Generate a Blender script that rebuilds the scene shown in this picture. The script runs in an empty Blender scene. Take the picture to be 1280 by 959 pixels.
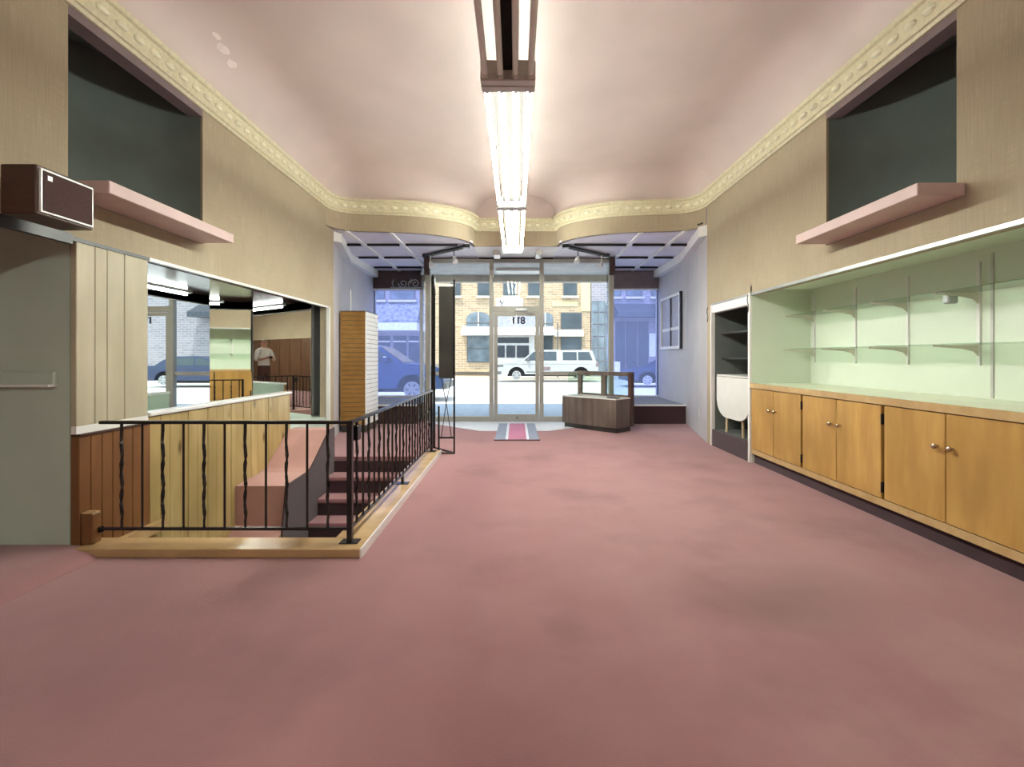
import bpy, math, random
from mathutils import Vector, Matrix
random.seed(4)
scene = bpy.context.scene
C = scene.collection
PI = math.pi

# ------------------------------------------------------------------ camera, world, sun, exposure
F_PX = 600.0                                   # focal length in pixels of the 1280 wide frame
cam_d = bpy.data.cameras.new('camera'); cam = bpy.data.objects.new('camera', cam_d); C.objects.link(cam)
cam.location = (0, 0, 1.25); cam.rotation_euler = (PI/2, 0, 0)
cam_d.sensor_width = 36.0; cam_d.lens = F_PX/1280*36.0
cam_d.shift_x = -5/1280; cam_d.shift_y = -32.5/1280
cam_d.clip_start = 0.05; cam_d.clip_end = 300
scene.camera = cam

world = bpy.data.worlds.new('world'); scene.world = world; world.use_nodes = True
wn = world.node_tree; bg = wn.nodes['Background']
bg.inputs['Color'].default_value = (0.72, 0.84, 1.0, 1); bg.inputs['Strength'].default_value = 1.35
sun_d = bpy.data.lights.new('sun', 'SUN'); sun = bpy.data.objects.new('sun', sun_d); C.objects.link(sun)
sun_d.energy = 2.1; sun_d.angle = 0.01; sun_d.color = (1.0, 0.95, 0.86)
sun.rotation_euler = Vector((0.22, 0.42, -1.0)).to_track_quat('-Z', 'Y').to_euler()
sun.location = (0, 0, 20)

TUBE = 34.0                                    # emission of the fluorescent tubes
VALANCE = 20.0
scene.view_settings.view_transform = 'Standard'; scene.view_settings.look = 'None'
scene.view_settings.gamma = 1.0; scene.view_settings.use_curve_mapping = False
scene.view_settings.exposure = 1.08

# ------------------------------------------------------------------ materials
M = {}
def new_mat(name):
    m = bpy.data.materials.new(name); m.use_nodes = True
    M[name] = m
    return m, m.node_tree.nodes, m.node_tree.links, m.node_tree.nodes['Principled BSDF']
def coords(n, l, scale=(1, 1, 1), use='Object'):
    if use == 'World':
        g = n.new('ShaderNodeNewGeometry'); src = g.outputs['Position']
    else:
        g = n.new('ShaderNodeTexCoord'); src = g.outputs[use]
    mp = n.new('ShaderNodeMapping'); mp.inputs['Scale'].default_value = scale
    l.new(src, mp.inputs['Vector'])
    return mp.outputs['Vector']
def noise_fac(n, l, vec, scale, detail=3, lo=0.35, hi=0.65):
    t = n.new('ShaderNodeTexNoise'); t.inputs['Scale'].default_value = scale; t.inputs['Detail'].default_value = detail
    l.new(vec, t.inputs['Vector'])
    r = n.new('ShaderNodeMapRange'); r.inputs['From Min'].default_value = lo; r.inputs['From Max'].default_value = hi
    l.new(t.outputs['Fac'], r.inputs['Value'])
    return r.outputs['Result']
def mix(n, l, fac, a, b, mode='MIX'):
    x = n.new('ShaderNodeMix'); x.data_type = 'RGBA'; x.blend_type = mode
    if isinstance(fac, (int, float)): x.inputs[0].default_value = fac
    else: l.new(fac, x.inputs[0])
    for s, v in ((6, a), (7, b)):
        if isinstance(v, (tuple, list)): x.inputs[s].default_value = (*v[:3], 1)
        else: l.new(v, x.inputs[s])
    return x.outputs[2]
def bump(n, l, p, fac, strength=0.2, dist=0.01):
    b = n.new('ShaderNodeBump'); b.inputs['Strength'].default_value = strength; b.inputs['Distance'].default_value = dist
    l.new(fac, b.inputs['Height']); l.new(b.outputs['Normal'], p.inputs['Normal'])
def plain(name, col, rough=0.6, metal=0.0, var=0.08, scale=6.0, spec=0.5, bmp=0.0, stretch=(1, 1, 1)):
    m, n, l, p = new_mat(name)
    v = coords(n, l, stretch, 'World')
    f = noise_fac(n, l, v, scale, 4)
    a = tuple(min(1, c*(1+var)) for c in col); b = tuple(c*(1-var) for c in col)
    l.new(mix(n, l, f, a, b), p.inputs['Base Color'])
    p.inputs['Roughness'].default_value = rough; p.inputs['Metallic'].default_value = metal
    p.inputs['Specular IOR Level'].default_value = spec
    if bmp: bump(n, l, p, f, bmp)
    return m
def wood(name, a, b, rough=0.35, stretch=(14, 14, 1.2), scale=1.6, spec=0.4, knots=False):
    m, n, l, p = new_mat(name)
    v = coords(n, l, stretch, 'World')
    f = noise_fac(n, l, v, scale, 6, 0.3, 0.7)
    c = mix(n, l, f, a, b)
    v2 = coords(n, l, (1, 1, 0.6), 'World')
    f2 = noise_fac(n, l, v2, 2.2, 3, 0.35, 0.75)
    c = mix(n, l, f2, c, tuple(x*0.78 for x in b))
    if knots:
        v3 = coords(n, l, (5, 5, 2.2), 'World')
        vo = n.new('ShaderNodeTexVoronoi'); vo.inputs['Scale'].default_value = 0.9; l.new(v3, vo.inputs['Vector'])
        r = n.new('ShaderNodeMapRange'); r.inputs['From Min'].default_value = 0.16; r.inputs['From Max'].default_value = 0.04
        l.new(vo.outputs['Distance'], r.inputs['Value'])
        c = mix(n, l, r.outputs['Result'], c, tuple(x*0.35 for x in b))
    l.new(c, p.inputs['Base Color']); p.inputs['Roughness'].default_value = rough
    p.inputs['Specular IOR Level'].default_value = spec
    bump(n, l, p, f, 0.06, 0.004)
    return m
def glass(name, tint=(1, 1, 1), refl=1.0, dust=0.0):
    m, n, l, p = new_mat(name)
    n.remove(p); out = n['Material Output']
    t = n.new('ShaderNodeBsdfTransparent'); t.inputs['Color'].default_value = (*tint, 1)
    g = n.new('ShaderNodeBsdfGlossy'); g.inputs['Roughness'].default_value = 0.02
    fr = n.new('ShaderNodeFresnel'); fr.inputs['IOR'].default_value = 1.45
    v = coords(n, l, (1, 1, 1), 'World'); f = noise_fac(n, l, v, 3, 2, 0, 1)
    ge = n.new('ShaderNodeNewGeometry')      # the far face of a pane reflects nothing more
    sb = n.new('ShaderNodeMath'); sb.operation = 'SUBTRACT'; sb.inputs[0].default_value = refl; l.new(ge.outputs['Backfacing'], sb.inputs[1]); sb.use_clamp = True
    mu = n.new('ShaderNodeMath'); mu.operation = 'MULTIPLY'
    l.new(fr.outputs['Fac'], mu.inputs[0]); l.new(sb.outputs[0], mu.inputs[1])
    mx = n.new('ShaderNodeMixShader'); l.new(mu.outputs['Value'], mx.inputs['Fac'])
    base = t.outputs[0]
    if dust:
        tl = n.new('ShaderNodeBsdfTranslucent'); tl.inputs['Color'].default_value = (0.72, 0.78, 1.0, 1)
        md = n.new('ShaderNodeMixShader'); md.inputs['Fac'].default_value = dust
        l.new(t.outputs[0], md.inputs[1]); l.new(tl.outputs[0], md.inputs[2]); base = md.outputs[0]
    l.new(base, mx.inputs[1]); l.new(g.outputs[0], mx.inputs[2]); l.new(mx.outputs[0], out.inputs['Surface'])
    return m
def emit(name, col, strength):
    m, n, l, p = new_mat(name)
    p.inputs['Base Color'].default_value = (*col, 1)
    p.inputs['Emission Color'].default_value = (*col, 1); p.inputs['Emission Strength'].default_value = strength
    return m

def grasscloth(name, col):
    m, n, l, p = new_mat(name)
    v = coords(n, l, (60, 60, 2.0), 'World'); f = noise_fac(n, l, v, 2.0, 3, 0.3, 0.7)
    v2 = coords(n, l, (3, 3, 70), 'World'); f2 = noise_fac(n, l, v2, 2.0, 2, 0.3, 0.7)
    v3 = coords(n, l, (1, 1, 1), 'World'); f3 = noise_fac(n, l, v3, 1.1, 4, 0.35, 0.7)
    a = tuple(min(1, c*1.12) for c in col); b = tuple(c*0.84 for c in col)
    c = mix(n, l, f, a, b); c = mix(n, l, f2, c, tuple(x*0.92 for x in col)); 
    c2 = mix(n, l, f3, (1, 1, 1), (0.9, 0.88, 0.86)); c = mix(n, l, 1.0, c, c2, 'MULTIPLY')
    l.new(c, p.inputs['Base Color']); p.inputs['Roughness'].default_value = 0.75
    p.inputs['Specular IOR Level'].default_value = 0.2
    bump(n, l, p, f, 0.12, 0.003)
def carpet(name, col, tone_patches=()):
    m, n, l, p = new_mat(name)
    v = coords(n, l, (1, 1, 1), 'World')
    f = noise_fac(n, l, v, 260, 2, 0.25, 0.75)
    f2 = noise_fac(n, l, v, 1.3, 6, 0.52, 0.78)
    v3 = coords(n, l, (1.0, 0.35, 1), 'World'); f3 = noise_fac(n, l, v3, 1.2, 4, 0.35, 0.7)
    c = mix(n, l, f, tuple(x*1.18 for x in col), tuple(x*0.82 for x in col))
    c = mix(n, l, f3, c, tuple(x*k for x, k in zip(col, (1.18, 1.25, 1.22))))
    for (sx, sy, rx, ry, am, k_) in tone_patches:
        mp = n.new('ShaderNodeMapping'); mp.inputs['Location'].default_value = (-sx/rx, -sy/ry, 0); mp.inputs['Scale'].default_value = (1/rx, 1/ry, 0.0)
        nz = n.new('ShaderNodeTexNoise'); nz.inputs['Scale'].default_value = 2.3; nz.inputs['Detail'].default_value = 6; l.new(v, nz.inputs['Vector'])
        l.new(v, mp.inputs['Vector']); ln = n.new('ShaderNodeVectorMath'); ln.operation = 'LENGTH'; l.new(mp.outputs[0], ln.inputs[0])
        ad = n.new('ShaderNodeMath'); ad.operation = 'MULTIPLY_ADD'; ad.inputs[1].default_value = 1.8; l.new(nz.outputs['Fac'], ad.inputs[0]); l.new(ln.outputs['Value'], ad.inputs[2])
        mr = n.new('ShaderNodeMapRange'); mr.inputs['From Min'].default_value = 2.0; mr.inputs['From Max'].default_value = 1.0; mr.inputs['To Max'].default_value = am
        l.new(ad.outputs[0], mr.inputs['Value']); c = mix(n, l, mr.outputs['Result'], c, tuple(x*q for x, q in zip(col, k_)))
    st = n.new('ShaderNodeMath'); st.operation = 'MULTIPLY'; st.inputs[1].default_value = 0.7; l.new(f2, st.inputs[0])
    c = mix(n, l, st.outputs[0], c, tuple(x*0.62 for x in col))
    l.new(c, p.inputs['Base Color']); p.inputs['Roughness'].default_value = 0.95
    p.inputs['Specular IOR Level'].default_value = 0.1
    p.inputs['Sheen Weight'].default_value = 0.25
    bump(n, l, p, f, 0.35, 0.004)
def brick(name, a, b, mortar, scale=6.0):
    m, n, l, p = new_mat(name)
    g = n.new('ShaderNodeNewGeometry'); sp = n.new('ShaderNodeSeparateXYZ'); cb = n.new('ShaderNodeCombineXYZ')
    l.new(g.outputs['Position'], sp.inputs[0]); l.new(sp.outputs['X'], cb.inputs['X']); l.new(sp.outputs['Z'], cb.inputs['Y'])
    t = n.new('ShaderNodeTexBrick'); t.inputs['Scale'].default_value = 1.0
    t.inputs['Brick Width'].default_value = 0.45; t.inputs['Row Height'].default_value = 0.15; t.inputs['Mortar Size'].default_value = 0.015
    t.inputs['Color1'].default_value = (*a, 1); t.inputs['Color2'].default_value = (*b, 1); t.inputs['Mortar'].default_value = (*mortar, 1)
    l.new(cb.outputs[0], t.inputs['Vector']); l.new(t.outputs['Color'], p.inputs['Base Color'])
    p.inputs['Roughness'].default_value = 0.9

grasscloth('wall_cloth', (0.43, 0.36, 0.255))
plain('ceiling_paint', (0.60, 0.49, 0.455), 0.55, var=0.05, scale=1.2, bmp=0.05)
carpet('carpet_rose', (0.31, 0.145, 0.156), [(1.1, 4.0, 1.6, 3.2, 0.75, (1.35, 1.62, 1.55)), (1.45, 2.5, 0.6, 0.4, 0.7, (0.75, 0.85, 0.75)), (2.0, 1.2, 0.8, 0.9, 0.6, (1.4, 1.7, 1.5)), (-1.6, 2.0, 1.1, 0.8, 0.5, (0.72, 0.66, 0.7)), (-0.4, 4.3, 0.35, 1.6, 0.45, (0.8, 0.75, 0.8))])  # broad lighter and darker patches, plus one small stain on the right
carpet('carpet_pink', (0.46, 0.25, 0.22))
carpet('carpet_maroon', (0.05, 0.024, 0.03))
carpet('carpet_blue', (0.10, 0.105, 0.15))
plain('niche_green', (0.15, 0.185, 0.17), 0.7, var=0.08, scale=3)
plain('alcove_grey', (0.48, 0.55, 0.48), 0.6, var=0.06, scale=2)
plain('lintel_mauve', (0.20, 0.15, 0.155), 0.7)
plain('ledge_pink', (0.55, 0.40, 0.38), 0.5, var=0.04)
plain('crown_yellow', (0.64, 0.59, 0.40), 0.5, var=0.08, scale=30)
plain('crown_egg', (0.80, 0.77, 0.58), 0.5)
plain('lilac_wall', (0.48, 0.46, 0.48), 0.7, var=0.05, scale=2)
plain('lilac_panel', (0.72, 0.70, 0.77), 0.5, var=0.04)
plain('white_paint', (0.78, 0.77, 0.74), 0.45, var=0.03)
plain('white_gloss', (0.80, 0.80, 0.78), 0.18, var=0.02)
plain('black_gap', (0.012, 0.010, 0.014), 0.8)
plain('mint_wall', (0.69, 0.755, 0.635), 0.45, var=0.03, scale=1.5)
plain('mint_top', (0.74, 0.77, 0.58), 0.3, var=0.04, scale=3)
wood('birch', (0.64, 0.40, 0.125), (0.46, 0.255, 0.07), 0.3, (6, 6, 0.9), 1.9)
wood('birch_edge', (0.62, 0.44, 0.22), (0.52, 0.34, 0.15), 0.35, (1, 5, 5), 3)
wood('oak_curb', (0.62, 0.42, 0.22), (0.5, 0.32, 0.15), 0.2, (3, 3, 6), 2)
wood('plank_cream', (0.55, 0.50, 0.37), (0.46, 0.41, 0.29), 0.5, (10, 10, 1.0), 1.2)
wood('plank_brown', (0.27, 0.125, 0.045), (0.19, 0.08, 0.028), 0.4, (10, 10, 1.0), 1.2)
wood('plank_tan', (0.54, 0.41, 0.19), (0.42, 0.30, 0.12), 0.2, (10, 10, 1.0), 1.2, knots=True)
wood('slat_oak', (0.40, 0.22, 0.055), (0.28, 0.14, 0.03), 0.45, (2, 2, 14), 2.5)
wood('walnut', (0.21, 0.165, 0.14), (0.10, 0.075, 0.062), 0.35, (9, 9, 0.5), 1.3)
wood('speaker_wood', (0.085, 0.038, 0.026), (0.055, 0.024, 0.016), 0.4, (3, 14, 14), 1.5)
wood('rear_wood', (0.15, 0.075, 0.04), (0.10, 0.05, 0.026), 0.4, (8, 8, 0.8), 1.5)
wood('table_leg', (0.70, 0.55, 0.36), (0.6, 0.45, 0.28), 0.4)
plain('grille', (0.055, 0.024, 0.022), 0.9, scale=200, var=0.3)
plain('iron', (0.014, 0.014, 0.016), 0.26, metal=0.3, var=0.2, spec=0.7)
plain('aluminium', (0.36, 0.35, 0.31), 0.4, metal=0.3, var=0.04)
plain('steel', (0.42, 0.43, 0.43), 0.35, metal=0.7, var=0.08)
plain('dark_steel', (0.07, 0.07, 0.07), 0.4, metal=0.5, var=0.1)
plain('brass_knob', (0.5, 0.42, 0.3), 0.25, metal=0.9)
plain('fixture_grey', (0.55, 0.54, 0.51), 0.45, metal=0.2)
plain('fixture_dark', (0.014, 0.012, 0.011), 0.7, spec=0.1)
plain('tube_off', (0.72, 0.71, 0.67), 0.25, var=0.02)
plain('header_dark', (0.06, 0.035, 0.032), 0.15, var=0.1)
plain('niche_black', (0.14, 0.155, 0.145), 0.5, var=0.08)
plain('table_white', (0.78, 0.78, 0.74), 0.25, var=0.02)
plain('vinyl_white', (0.62, 0.64, 0.72), 0.3, var=0.06)
plain('mat_blue', (0.24, 0.27, 0.36), 0.95, var=0.15, scale=40)
plain('mat_pink', (0.46, 0.17, 0.27), 0.95, var=0.15, scale=40)
plain('mat_edge', (0.12, 0.05, 0.06), 0.7)
plain('panel_dark', (0.035, 0.034, 0.03), 0.35, var=0.3, scale=3)
plain('picture_grey', (0.36, 0.36, 0.40), 0.3, var=0.1)
plain('stucco_white', (0.72, 0.72, 0.70), 0.7)
emit('tube_lit', (0.96, 1.0, 0.90), TUBE)
emit('valance_lit', (0.95, 1.0, 0.86), VALANCE)
emit('valance_lit_left', (0.95, 0.97, 1.0), VALANCE*0.8)
glass('glass_clear', (0.97, 0.99, 0.98), 0.8)
glass('glass_shelf', (0.82, 0.90, 0.84))
glass('glass_blue', (0.68, 0.73, 0.97), 0.6, 0.09)
m, n, l, p = new_mat('mirror')
p.inputs['Metallic'].default_value = 1; p.inputs['Roughness'].default_value = 0.012
v = coords(n, l, (1, 1, 1), 'World'); f = noise_fac(n, l, v, 1.2, 2, 0.2, 0.8)
l.new(mix(n, l, f, (0.86, 0.90, 0.86), (0.82, 0.87, 0.83)), p.inputs['Base Color'])
# street
plain('asphalt', (0.62, 0.60, 0.57), 0.9, var=0.05)
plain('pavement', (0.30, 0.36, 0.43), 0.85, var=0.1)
brick('brick_yellow', (0.50, 0.37, 0.22), (0.36, 0.255, 0.155), (0.55, 0.48, 0.38))
brick('brick_grey', (0.32, 0.30, 0.33), (0.24, 0.23, 0.26), (0.42, 0.40, 0.42))
plain('yellow_paint', (0.66, 0.62, 0.30), 0.8)
plain('stone_pale', (0.62, 0.58, 0.50), 0.85)
plain('shingle', (0.24, 0.25, 0.30), 0.85, var=0.35, scale=5)
plain('window_glass', (0.06, 0.08, 0.09), 0.08, var=0.2, scale=1)
plain('window_pale', (0.17, 0.21, 0.24), 0.1, var=0.3, scale=1.2)
plain('dark_front', (0.05, 0.06, 0.075), 0.3, var=0.2)
plain('car_white', (0.42, 0.42, 0.41), 0.2, var=0.01)
plain('car_blue', (0.045, 0.075, 0.17), 0.18, var=0.02)
plain('car_navy', (0.03, 0.045, 0.10), 0.2, var=0.02)
plain('car_glass', (0.05, 0.07, 0.08), 0.05)
plain('tyre', (0.02, 0.02, 0.02), 0.8)
plain('trim_grey', (0.12, 0.12, 0.12), 0.5)
plain('shirt_white', (0.74, 0.76, 0.74), 0.85, var=0.03)
plain('trousers', (0.075, 0.03, 0.026), 0.85)
plain('skin', (0.50, 0.30, 0.22), 0.55)
plain('hair_grey', (0.30, 0.26, 0.21), 0.8)
plain('shoe', (0.03, 0.02, 0.018), 0.5)

# ------------------------------------------------------------------ mesh helpers
class MB:
    def __init__(s): s.v = []; s.f = []
    def add(s, verts, faces):
        o = len(s.v); s.v += [tuple(p) for p in verts]; s.f += [tuple(i+o for i in f) for f in faces]; return s
    def box(s, x0, x1, y0, y1, z0, z1):
        x0, x1 = sorted((x0, x1)); y0, y1 = sorted((y0, y1)); z0, z1 = sorted((z0, z1))
        return s.add([(x0,y0,z0),(x1,y0,z0),(x1,y1,z0),(x0,y1,z0),(x0,y0,z1),(x1,y0,z1),(x1,y1,z1),(x0,y1,z1)],
                     [(0,3,2,1),(4,5,6,7),(0,1,5,4),(1,2,6,5),(2,3,7,6),(3,0,4,7)])
    def bevbox(s, x0, x1, y0, y1, z0, z1, b=0.01):
        # box whose four upright and top edges are chamfered
        x0, x1 = sorted((x0, x1)); y0, y1 = sorted((y0, y1)); z0, z1 = sorted((z0, z1))
        def ring(i, z): return [(x0+b+i,y0+i,z),(x1-b-i,y0+i,z),(x1-i,y0+b+i,z),(x1-i,y1-b-i,z),(x1-b-i,y1-i,z),(x0+b+i,y1-i,z),(x0+i,y1-b-i,z),(x0+i,y0+b+i,z)]
        vs = ring(b*0.7, z0)+ring(0, z0+b)+ring(0, z1-b)+ring(b*0.7, z1); fs = [tuple(range(7,-1,-1)), tuple(range(24, 32))]
        for k in range(3):
            for i in range(8): fs.append((k*8+i, k*8+(i+1)%8, k*8+8+(i+1)%8, k*8+8+i))
        return s.add(vs, fs)
    def prism(s, pts, axis, a, b):
        # pts: outline in the two other axes (order x,y,z without the axis)
        n = len(pts)
        def P(p, t): return (t, p[0], p[1]) if axis == 'x' else (p[0], t, p[1]) if axis == 'y' else (p[0], p[1], t)
        vs = [P(p, a) for p in pts]+[P(p, b) for p in pts]
        fs = [tuple(range(n)), tuple(range(2*n-1, n-1, -1))]+[(i, i+n, (i+1)%n+n, (i+1)%n) for i in range(n)]
        return s.add(vs, fs)
    def tube(s, pts, r, n=8, caps=True, radii=None):
        pts = [Vector(p) for p in pts]; rings = []; up = None
        for i, p in enumerate(pts):
            d = (pts[min(i+1, len(pts)-1)]-pts[max(i-1, 0)]).normalized()
            if up is None: up = d.orthogonal().normalized()
            up = (up-d*up.dot(d)).normalized(); w = d.cross(up); rr = radii[i] if radii else r
            rings.append([p+(up*math.cos(2*PI*k/n+PI/n)+w*math.sin(2*PI*k/n+PI/n))*rr for k in range(n)])
        vs = [q for rg in rings for q in rg]; fs = []
        for i in range(len(rings)-1):
            for k in range(n): fs.append((i*n+k, i*n+(k+1)%n, (i+1)*n+(k+1)%n, (i+1)*n+k))
        if caps: fs += [tuple(range(n-1, -1, -1)), tuple(range((len(rings)-1)*n, len(rings)*n))]
        return s.add(vs, fs)
    def lathe(s, prof, origin, axis=(0, 0, 1), n=16):
        ax = Vector(axis).normalized(); o = Vector(origin)
        return s.tube([o+ax*h for r, h in prof], 0, n, True, [max(r, 1e-4) for r, h in prof])
    def build(s, name, mat, parent=None, smooth=False):
        me = bpy.data.meshes.new(name); me.from_pydata(s.v, [], s.f); me.validate()
        import bmesh
        bm = bmesh.new(); bm.from_mesh(me); bmesh.ops.recalc_face_normals(bm, faces=bm.faces); bm.to_mesh(me); bm.free()
        me.materials.append(M[mat])
        if smooth:
            me.polygons.foreach_set('use_smooth', [True]*len(me.polygons)); me.set_sharp_from_angle(angle=0.7)
        o = bpy.data.objects.new(name, me); C.objects.link(o)
        if parent is not None:
            o.parent = parent; w = wloc(parent); o.location = -w
        return o
def wloc(o):
    w = Vector((0, 0, 0))
    while o is not None: w = w+Vector(o.location); o = o.parent
    return w
def B(): return MB()
def thing(name, label, cat, loc=(0, 0, 0), group=None):
    o = bpy.data.objects.new(name, None); C.objects.link(o); o.location = loc; o.empty_display_size = 0.1
    return tag(o, label, cat, group)
def tag(o, label, cat, group=None):
    o['label'] = label; o['category'] = cat
    if group: o['group'] = group
    return o
def struct(o, label=None, cat=None):
    o['kind'] = 'structure'
    if label: o['label'] = label
    if cat: o['category'] = cat
    return o
def rebase(o):
    # put a lone mesh's origin at the middle of its base
    me = o.data; xs = [v.co for v in me.vertices]
    c = Vector(((min(p.x for p in xs)+max(p.x for p in xs))/2, (min(p.y for p in xs)+max(p.y for p in xs))/2, min(p.z for p in xs)))
    me.transform(Matrix.Translation(-c)); o.location = Vector(o.location)+c
    for ch in o.children: ch.location = Vector(ch.location)-c
    return o
def single(mb, name, mat, label, cat, group=None, smooth=False):
    return tag(rebase(mb.build(name, mat, None, smooth)), label, cat, group)
ORD = ['first', 'second', 'third', 'fourth', 'fifth', 'sixth', 'seventh']

# ------------------------------------------------------------------ room shell
XW = 2.8; HZ = 2.0; ZF = 3.2; ZC0 = 3.46; ZC1 = 3.67; ZCEIL = 4.09
YB = -7.2
floor = B()
for (x0, x1, y0, y1) in ((-1.1, 3.6, YB, 9.36), (-2.78, -1.1, YB, 3.05), (-3.3, -1.1, 6.05, 9.36), (-3.3, -1.85, 9.36, 10.8), (2.0, 3.3, 9.36, 10.8), (-1.85, 2.0, 9.36, 9.44)):
    floor.box(x0, x1, y0, y1, -0.12, 0)
floor_o = struct(floor.build('floor', 'carpet_rose'), 'worn dusty rose carpet covering the shop floor', 'floor')
al = B(); al.prism([(-5.0, -0.1), (-2.6, -0.1), (-2.6, 0.002), (-2.66, 0.03), (-2.76, 0.055), (-2.86, 0.06), (-5.0, 0.06)], 'y', YB, 3.05)
struct(al.build('floor_alcove', 'carpet_rose'), 'raised carpeted alcove floor in front of grey wall', 'floor')

wl = B()
N0, N1 = 3.0, 4.29          # left niche
wl.box(-XW-0.12, -XW, YB, N0, HZ, ZC1+0.03); wl.box(-XW-0.12, -XW, N1, 7.37, HZ, ZC1+0.03)
wl.box(-XW-0.12, -XW, N0, N1, HZ, 2.26)
wl.box(-XW-0.12, -XW, 7.15, 7.37, 0, HZ)
wl.box(-5.1, -5.0, YB, 7.5, -0.1, 4.2); wl.box(-5.0, -3.04, 7.64, 7.72, -0.1, 4.2)
wall_left = struct(wl.build('wall_left', 'wall_cloth'), 'beige grasscloth wall above the mirrored alcove', 'wall')
wr = B(); R0, R1 = 3.05, 4.33
wr.box(XW, XW+0.12, YB, R0, HZ, ZC1+0.03); wr.box(XW, XW+0.12, R1, 7.03, HZ, ZC1+0.03)
wr.box(XW, XW+0.12, R0, R1, HZ, 2.26)
wr.box(XW, XW+0.12, 6.86, 7.03, 0, HZ)
wr.box(3.9, 4.0, YB, 10.9, -0.1, 4.2); wr.box(XW, XW+0.12, YB, -0.63, 0, HZ)
wall_right = struct(wr.build('wall_right', 'wall_cloth'), 'beige grasscloth wall above the mint shelf recess', 'wall')
wb = B(); wb.box(-5.1, 4.0, YB-0.1, YB, -0.1, 4.3)
wall_rear = struct(wb.build('wall_rear', 'wall_cloth'), 'beige rear wall behind the photographer', 'wall')
for i in range(7):
    x0 = -2.75+i*0.79
    B().bevbox(x0, x0+0.74, YB, YB+0.05, 0.02, 2.05, 0.008).build('panel', 'rear_wood', wall_rear)

for i in range(8):
    y0_ = YB+0.06+i*0.78
    B().bevbox(XW-0.03, XW, y0_, y0_+0.74, 0.02, 1.97, 0.008).build('panel', 'rear_wood', wall_right)
# dark niches high in both walls
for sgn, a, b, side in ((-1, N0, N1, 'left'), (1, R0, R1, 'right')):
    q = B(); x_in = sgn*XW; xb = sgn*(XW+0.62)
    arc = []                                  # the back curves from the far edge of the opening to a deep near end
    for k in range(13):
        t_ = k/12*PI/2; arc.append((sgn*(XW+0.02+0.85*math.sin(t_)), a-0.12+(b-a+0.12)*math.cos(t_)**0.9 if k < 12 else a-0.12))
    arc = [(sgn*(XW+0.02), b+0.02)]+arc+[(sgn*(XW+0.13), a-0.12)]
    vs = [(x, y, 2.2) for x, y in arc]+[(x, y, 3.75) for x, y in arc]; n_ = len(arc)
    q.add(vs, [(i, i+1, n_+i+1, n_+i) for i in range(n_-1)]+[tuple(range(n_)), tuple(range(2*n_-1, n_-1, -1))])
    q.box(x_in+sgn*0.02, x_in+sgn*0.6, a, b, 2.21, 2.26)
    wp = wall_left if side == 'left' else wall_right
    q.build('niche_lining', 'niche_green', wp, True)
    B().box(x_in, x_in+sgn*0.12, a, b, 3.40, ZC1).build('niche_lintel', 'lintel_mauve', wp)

# ceiling with cove: height follows the distance to the outline of walls and rounded soffits
outl = [(2.8, YB), (2.8, -2), (2.8, 0), (2.8, 2), (2.8, 3.5), (2.8, 5), (2.8, 6), (2.8, 6.6), (2.8, 6.9), (2.795, 7.05), (2.75, 7.2), (2.65, 7.31), (2.5, 7.385),
        (2.3, 7.425), (2.0, 7.45), (1.75, 7.48), (1.5, 7.54), (1.25, 7.65), (1.02, 7.80), (0.85, 7.98), (0.75, 8.18), (0.71, 8.4)]
def resample(o, n_lobe=3):
    r = []
    for i in range(len(o)-1):
        k = n_lobe if o[i][1] > 6.5 else 4
        for j in range(k):
            t = j/k; r.append((o[i][0]*(1-t)+o[i+1][0]*t, o[i][1]*(1-t)+o[i+1][1]*t))
    r.append(o[-1]); return r
# smooth the lobe with a Catmull-Rom pass
def catmull(P, k=4):
    out = []
    for i in range(len(P)-1):
        p0 = Vector(P[max(i-1, 0)]); p1 = Vector(P[i]); p2 = Vector(P[i+1]); p3 = Vector(P[min(i+2, len(P)-1)])
        for j in range(k):
            t = j/k
            q = 0.5*((2*p1)+(p2-p0)*t+(2*p0-5*p1+4*p2-p3)*t*t+(3*p1-p0-3*p2+p3)*t**3)
            out.append((q.x, q.y))
    out.append(tuple(P[-1])); return out
lobe = catmull(outl[8:], 3)
fine = resample(outl[:9])[:-1]+lobe
def seg_d(px, py, a, b):
    ax, ay = a; bx, by = b; dx, dy = bx-ax, by-ay; L = dx*dx+dy*dy
    t = max(0, min(1, ((px-ax)*dx+(py-ay)*dy)/L)) if L else 0
    return math.hypot(px-ax-t*dx, py-ay-t*dy)
RC = 0.52
def ceil_z(x, y):
    d = min(seg_d(abs(x), y, fine[i], fine[i+1]) for i in range(len(fine)-1))
    t = min(d/RC, 1.0)
    return ZC1-0.01+(ZCEIL-ZC1+0.01)*math.sqrt(max(0, 1-(1-t)**2))
cm = B(); NX = 56; rows = []
for (w, y) in fine:
    row = []
    for j in range(NX+1):
        u = -math.cos(PI*j/NX); x = u*w
        row.append((x, y, ceil_z(x, y)))
    rows.append(row)
vs = [p for r in rows for p in r]; fs = []
for i in range(len(rows)-1):
    for j in range(NX): fs.append((i*(NX+1)+j, i*(NX+1)+j+1, (i+1)*(NX+1)+j+1, (i+1)*(NX+1)+j))
cm.add(vs, fs)
ceiling = struct(cm.build('ceiling', 'ceiling_paint', None, True), 'dusty pink coved plaster ceiling', 'ceiling')
ew = B(); last = rows[-1]; ew.add([(last[0][0], 8.395, ZC0+0.1)]+[(p_[0], 8.395, p_[2]) for p_ in last]+[(last[-1][0], 8.395, ZC0+0.1)], [tuple(range(NX+3))])
ew.build('end_wall', 'ceiling_paint', ceiling)
pp = B()   # flaked patch of bare plaster on the left cove
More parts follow.
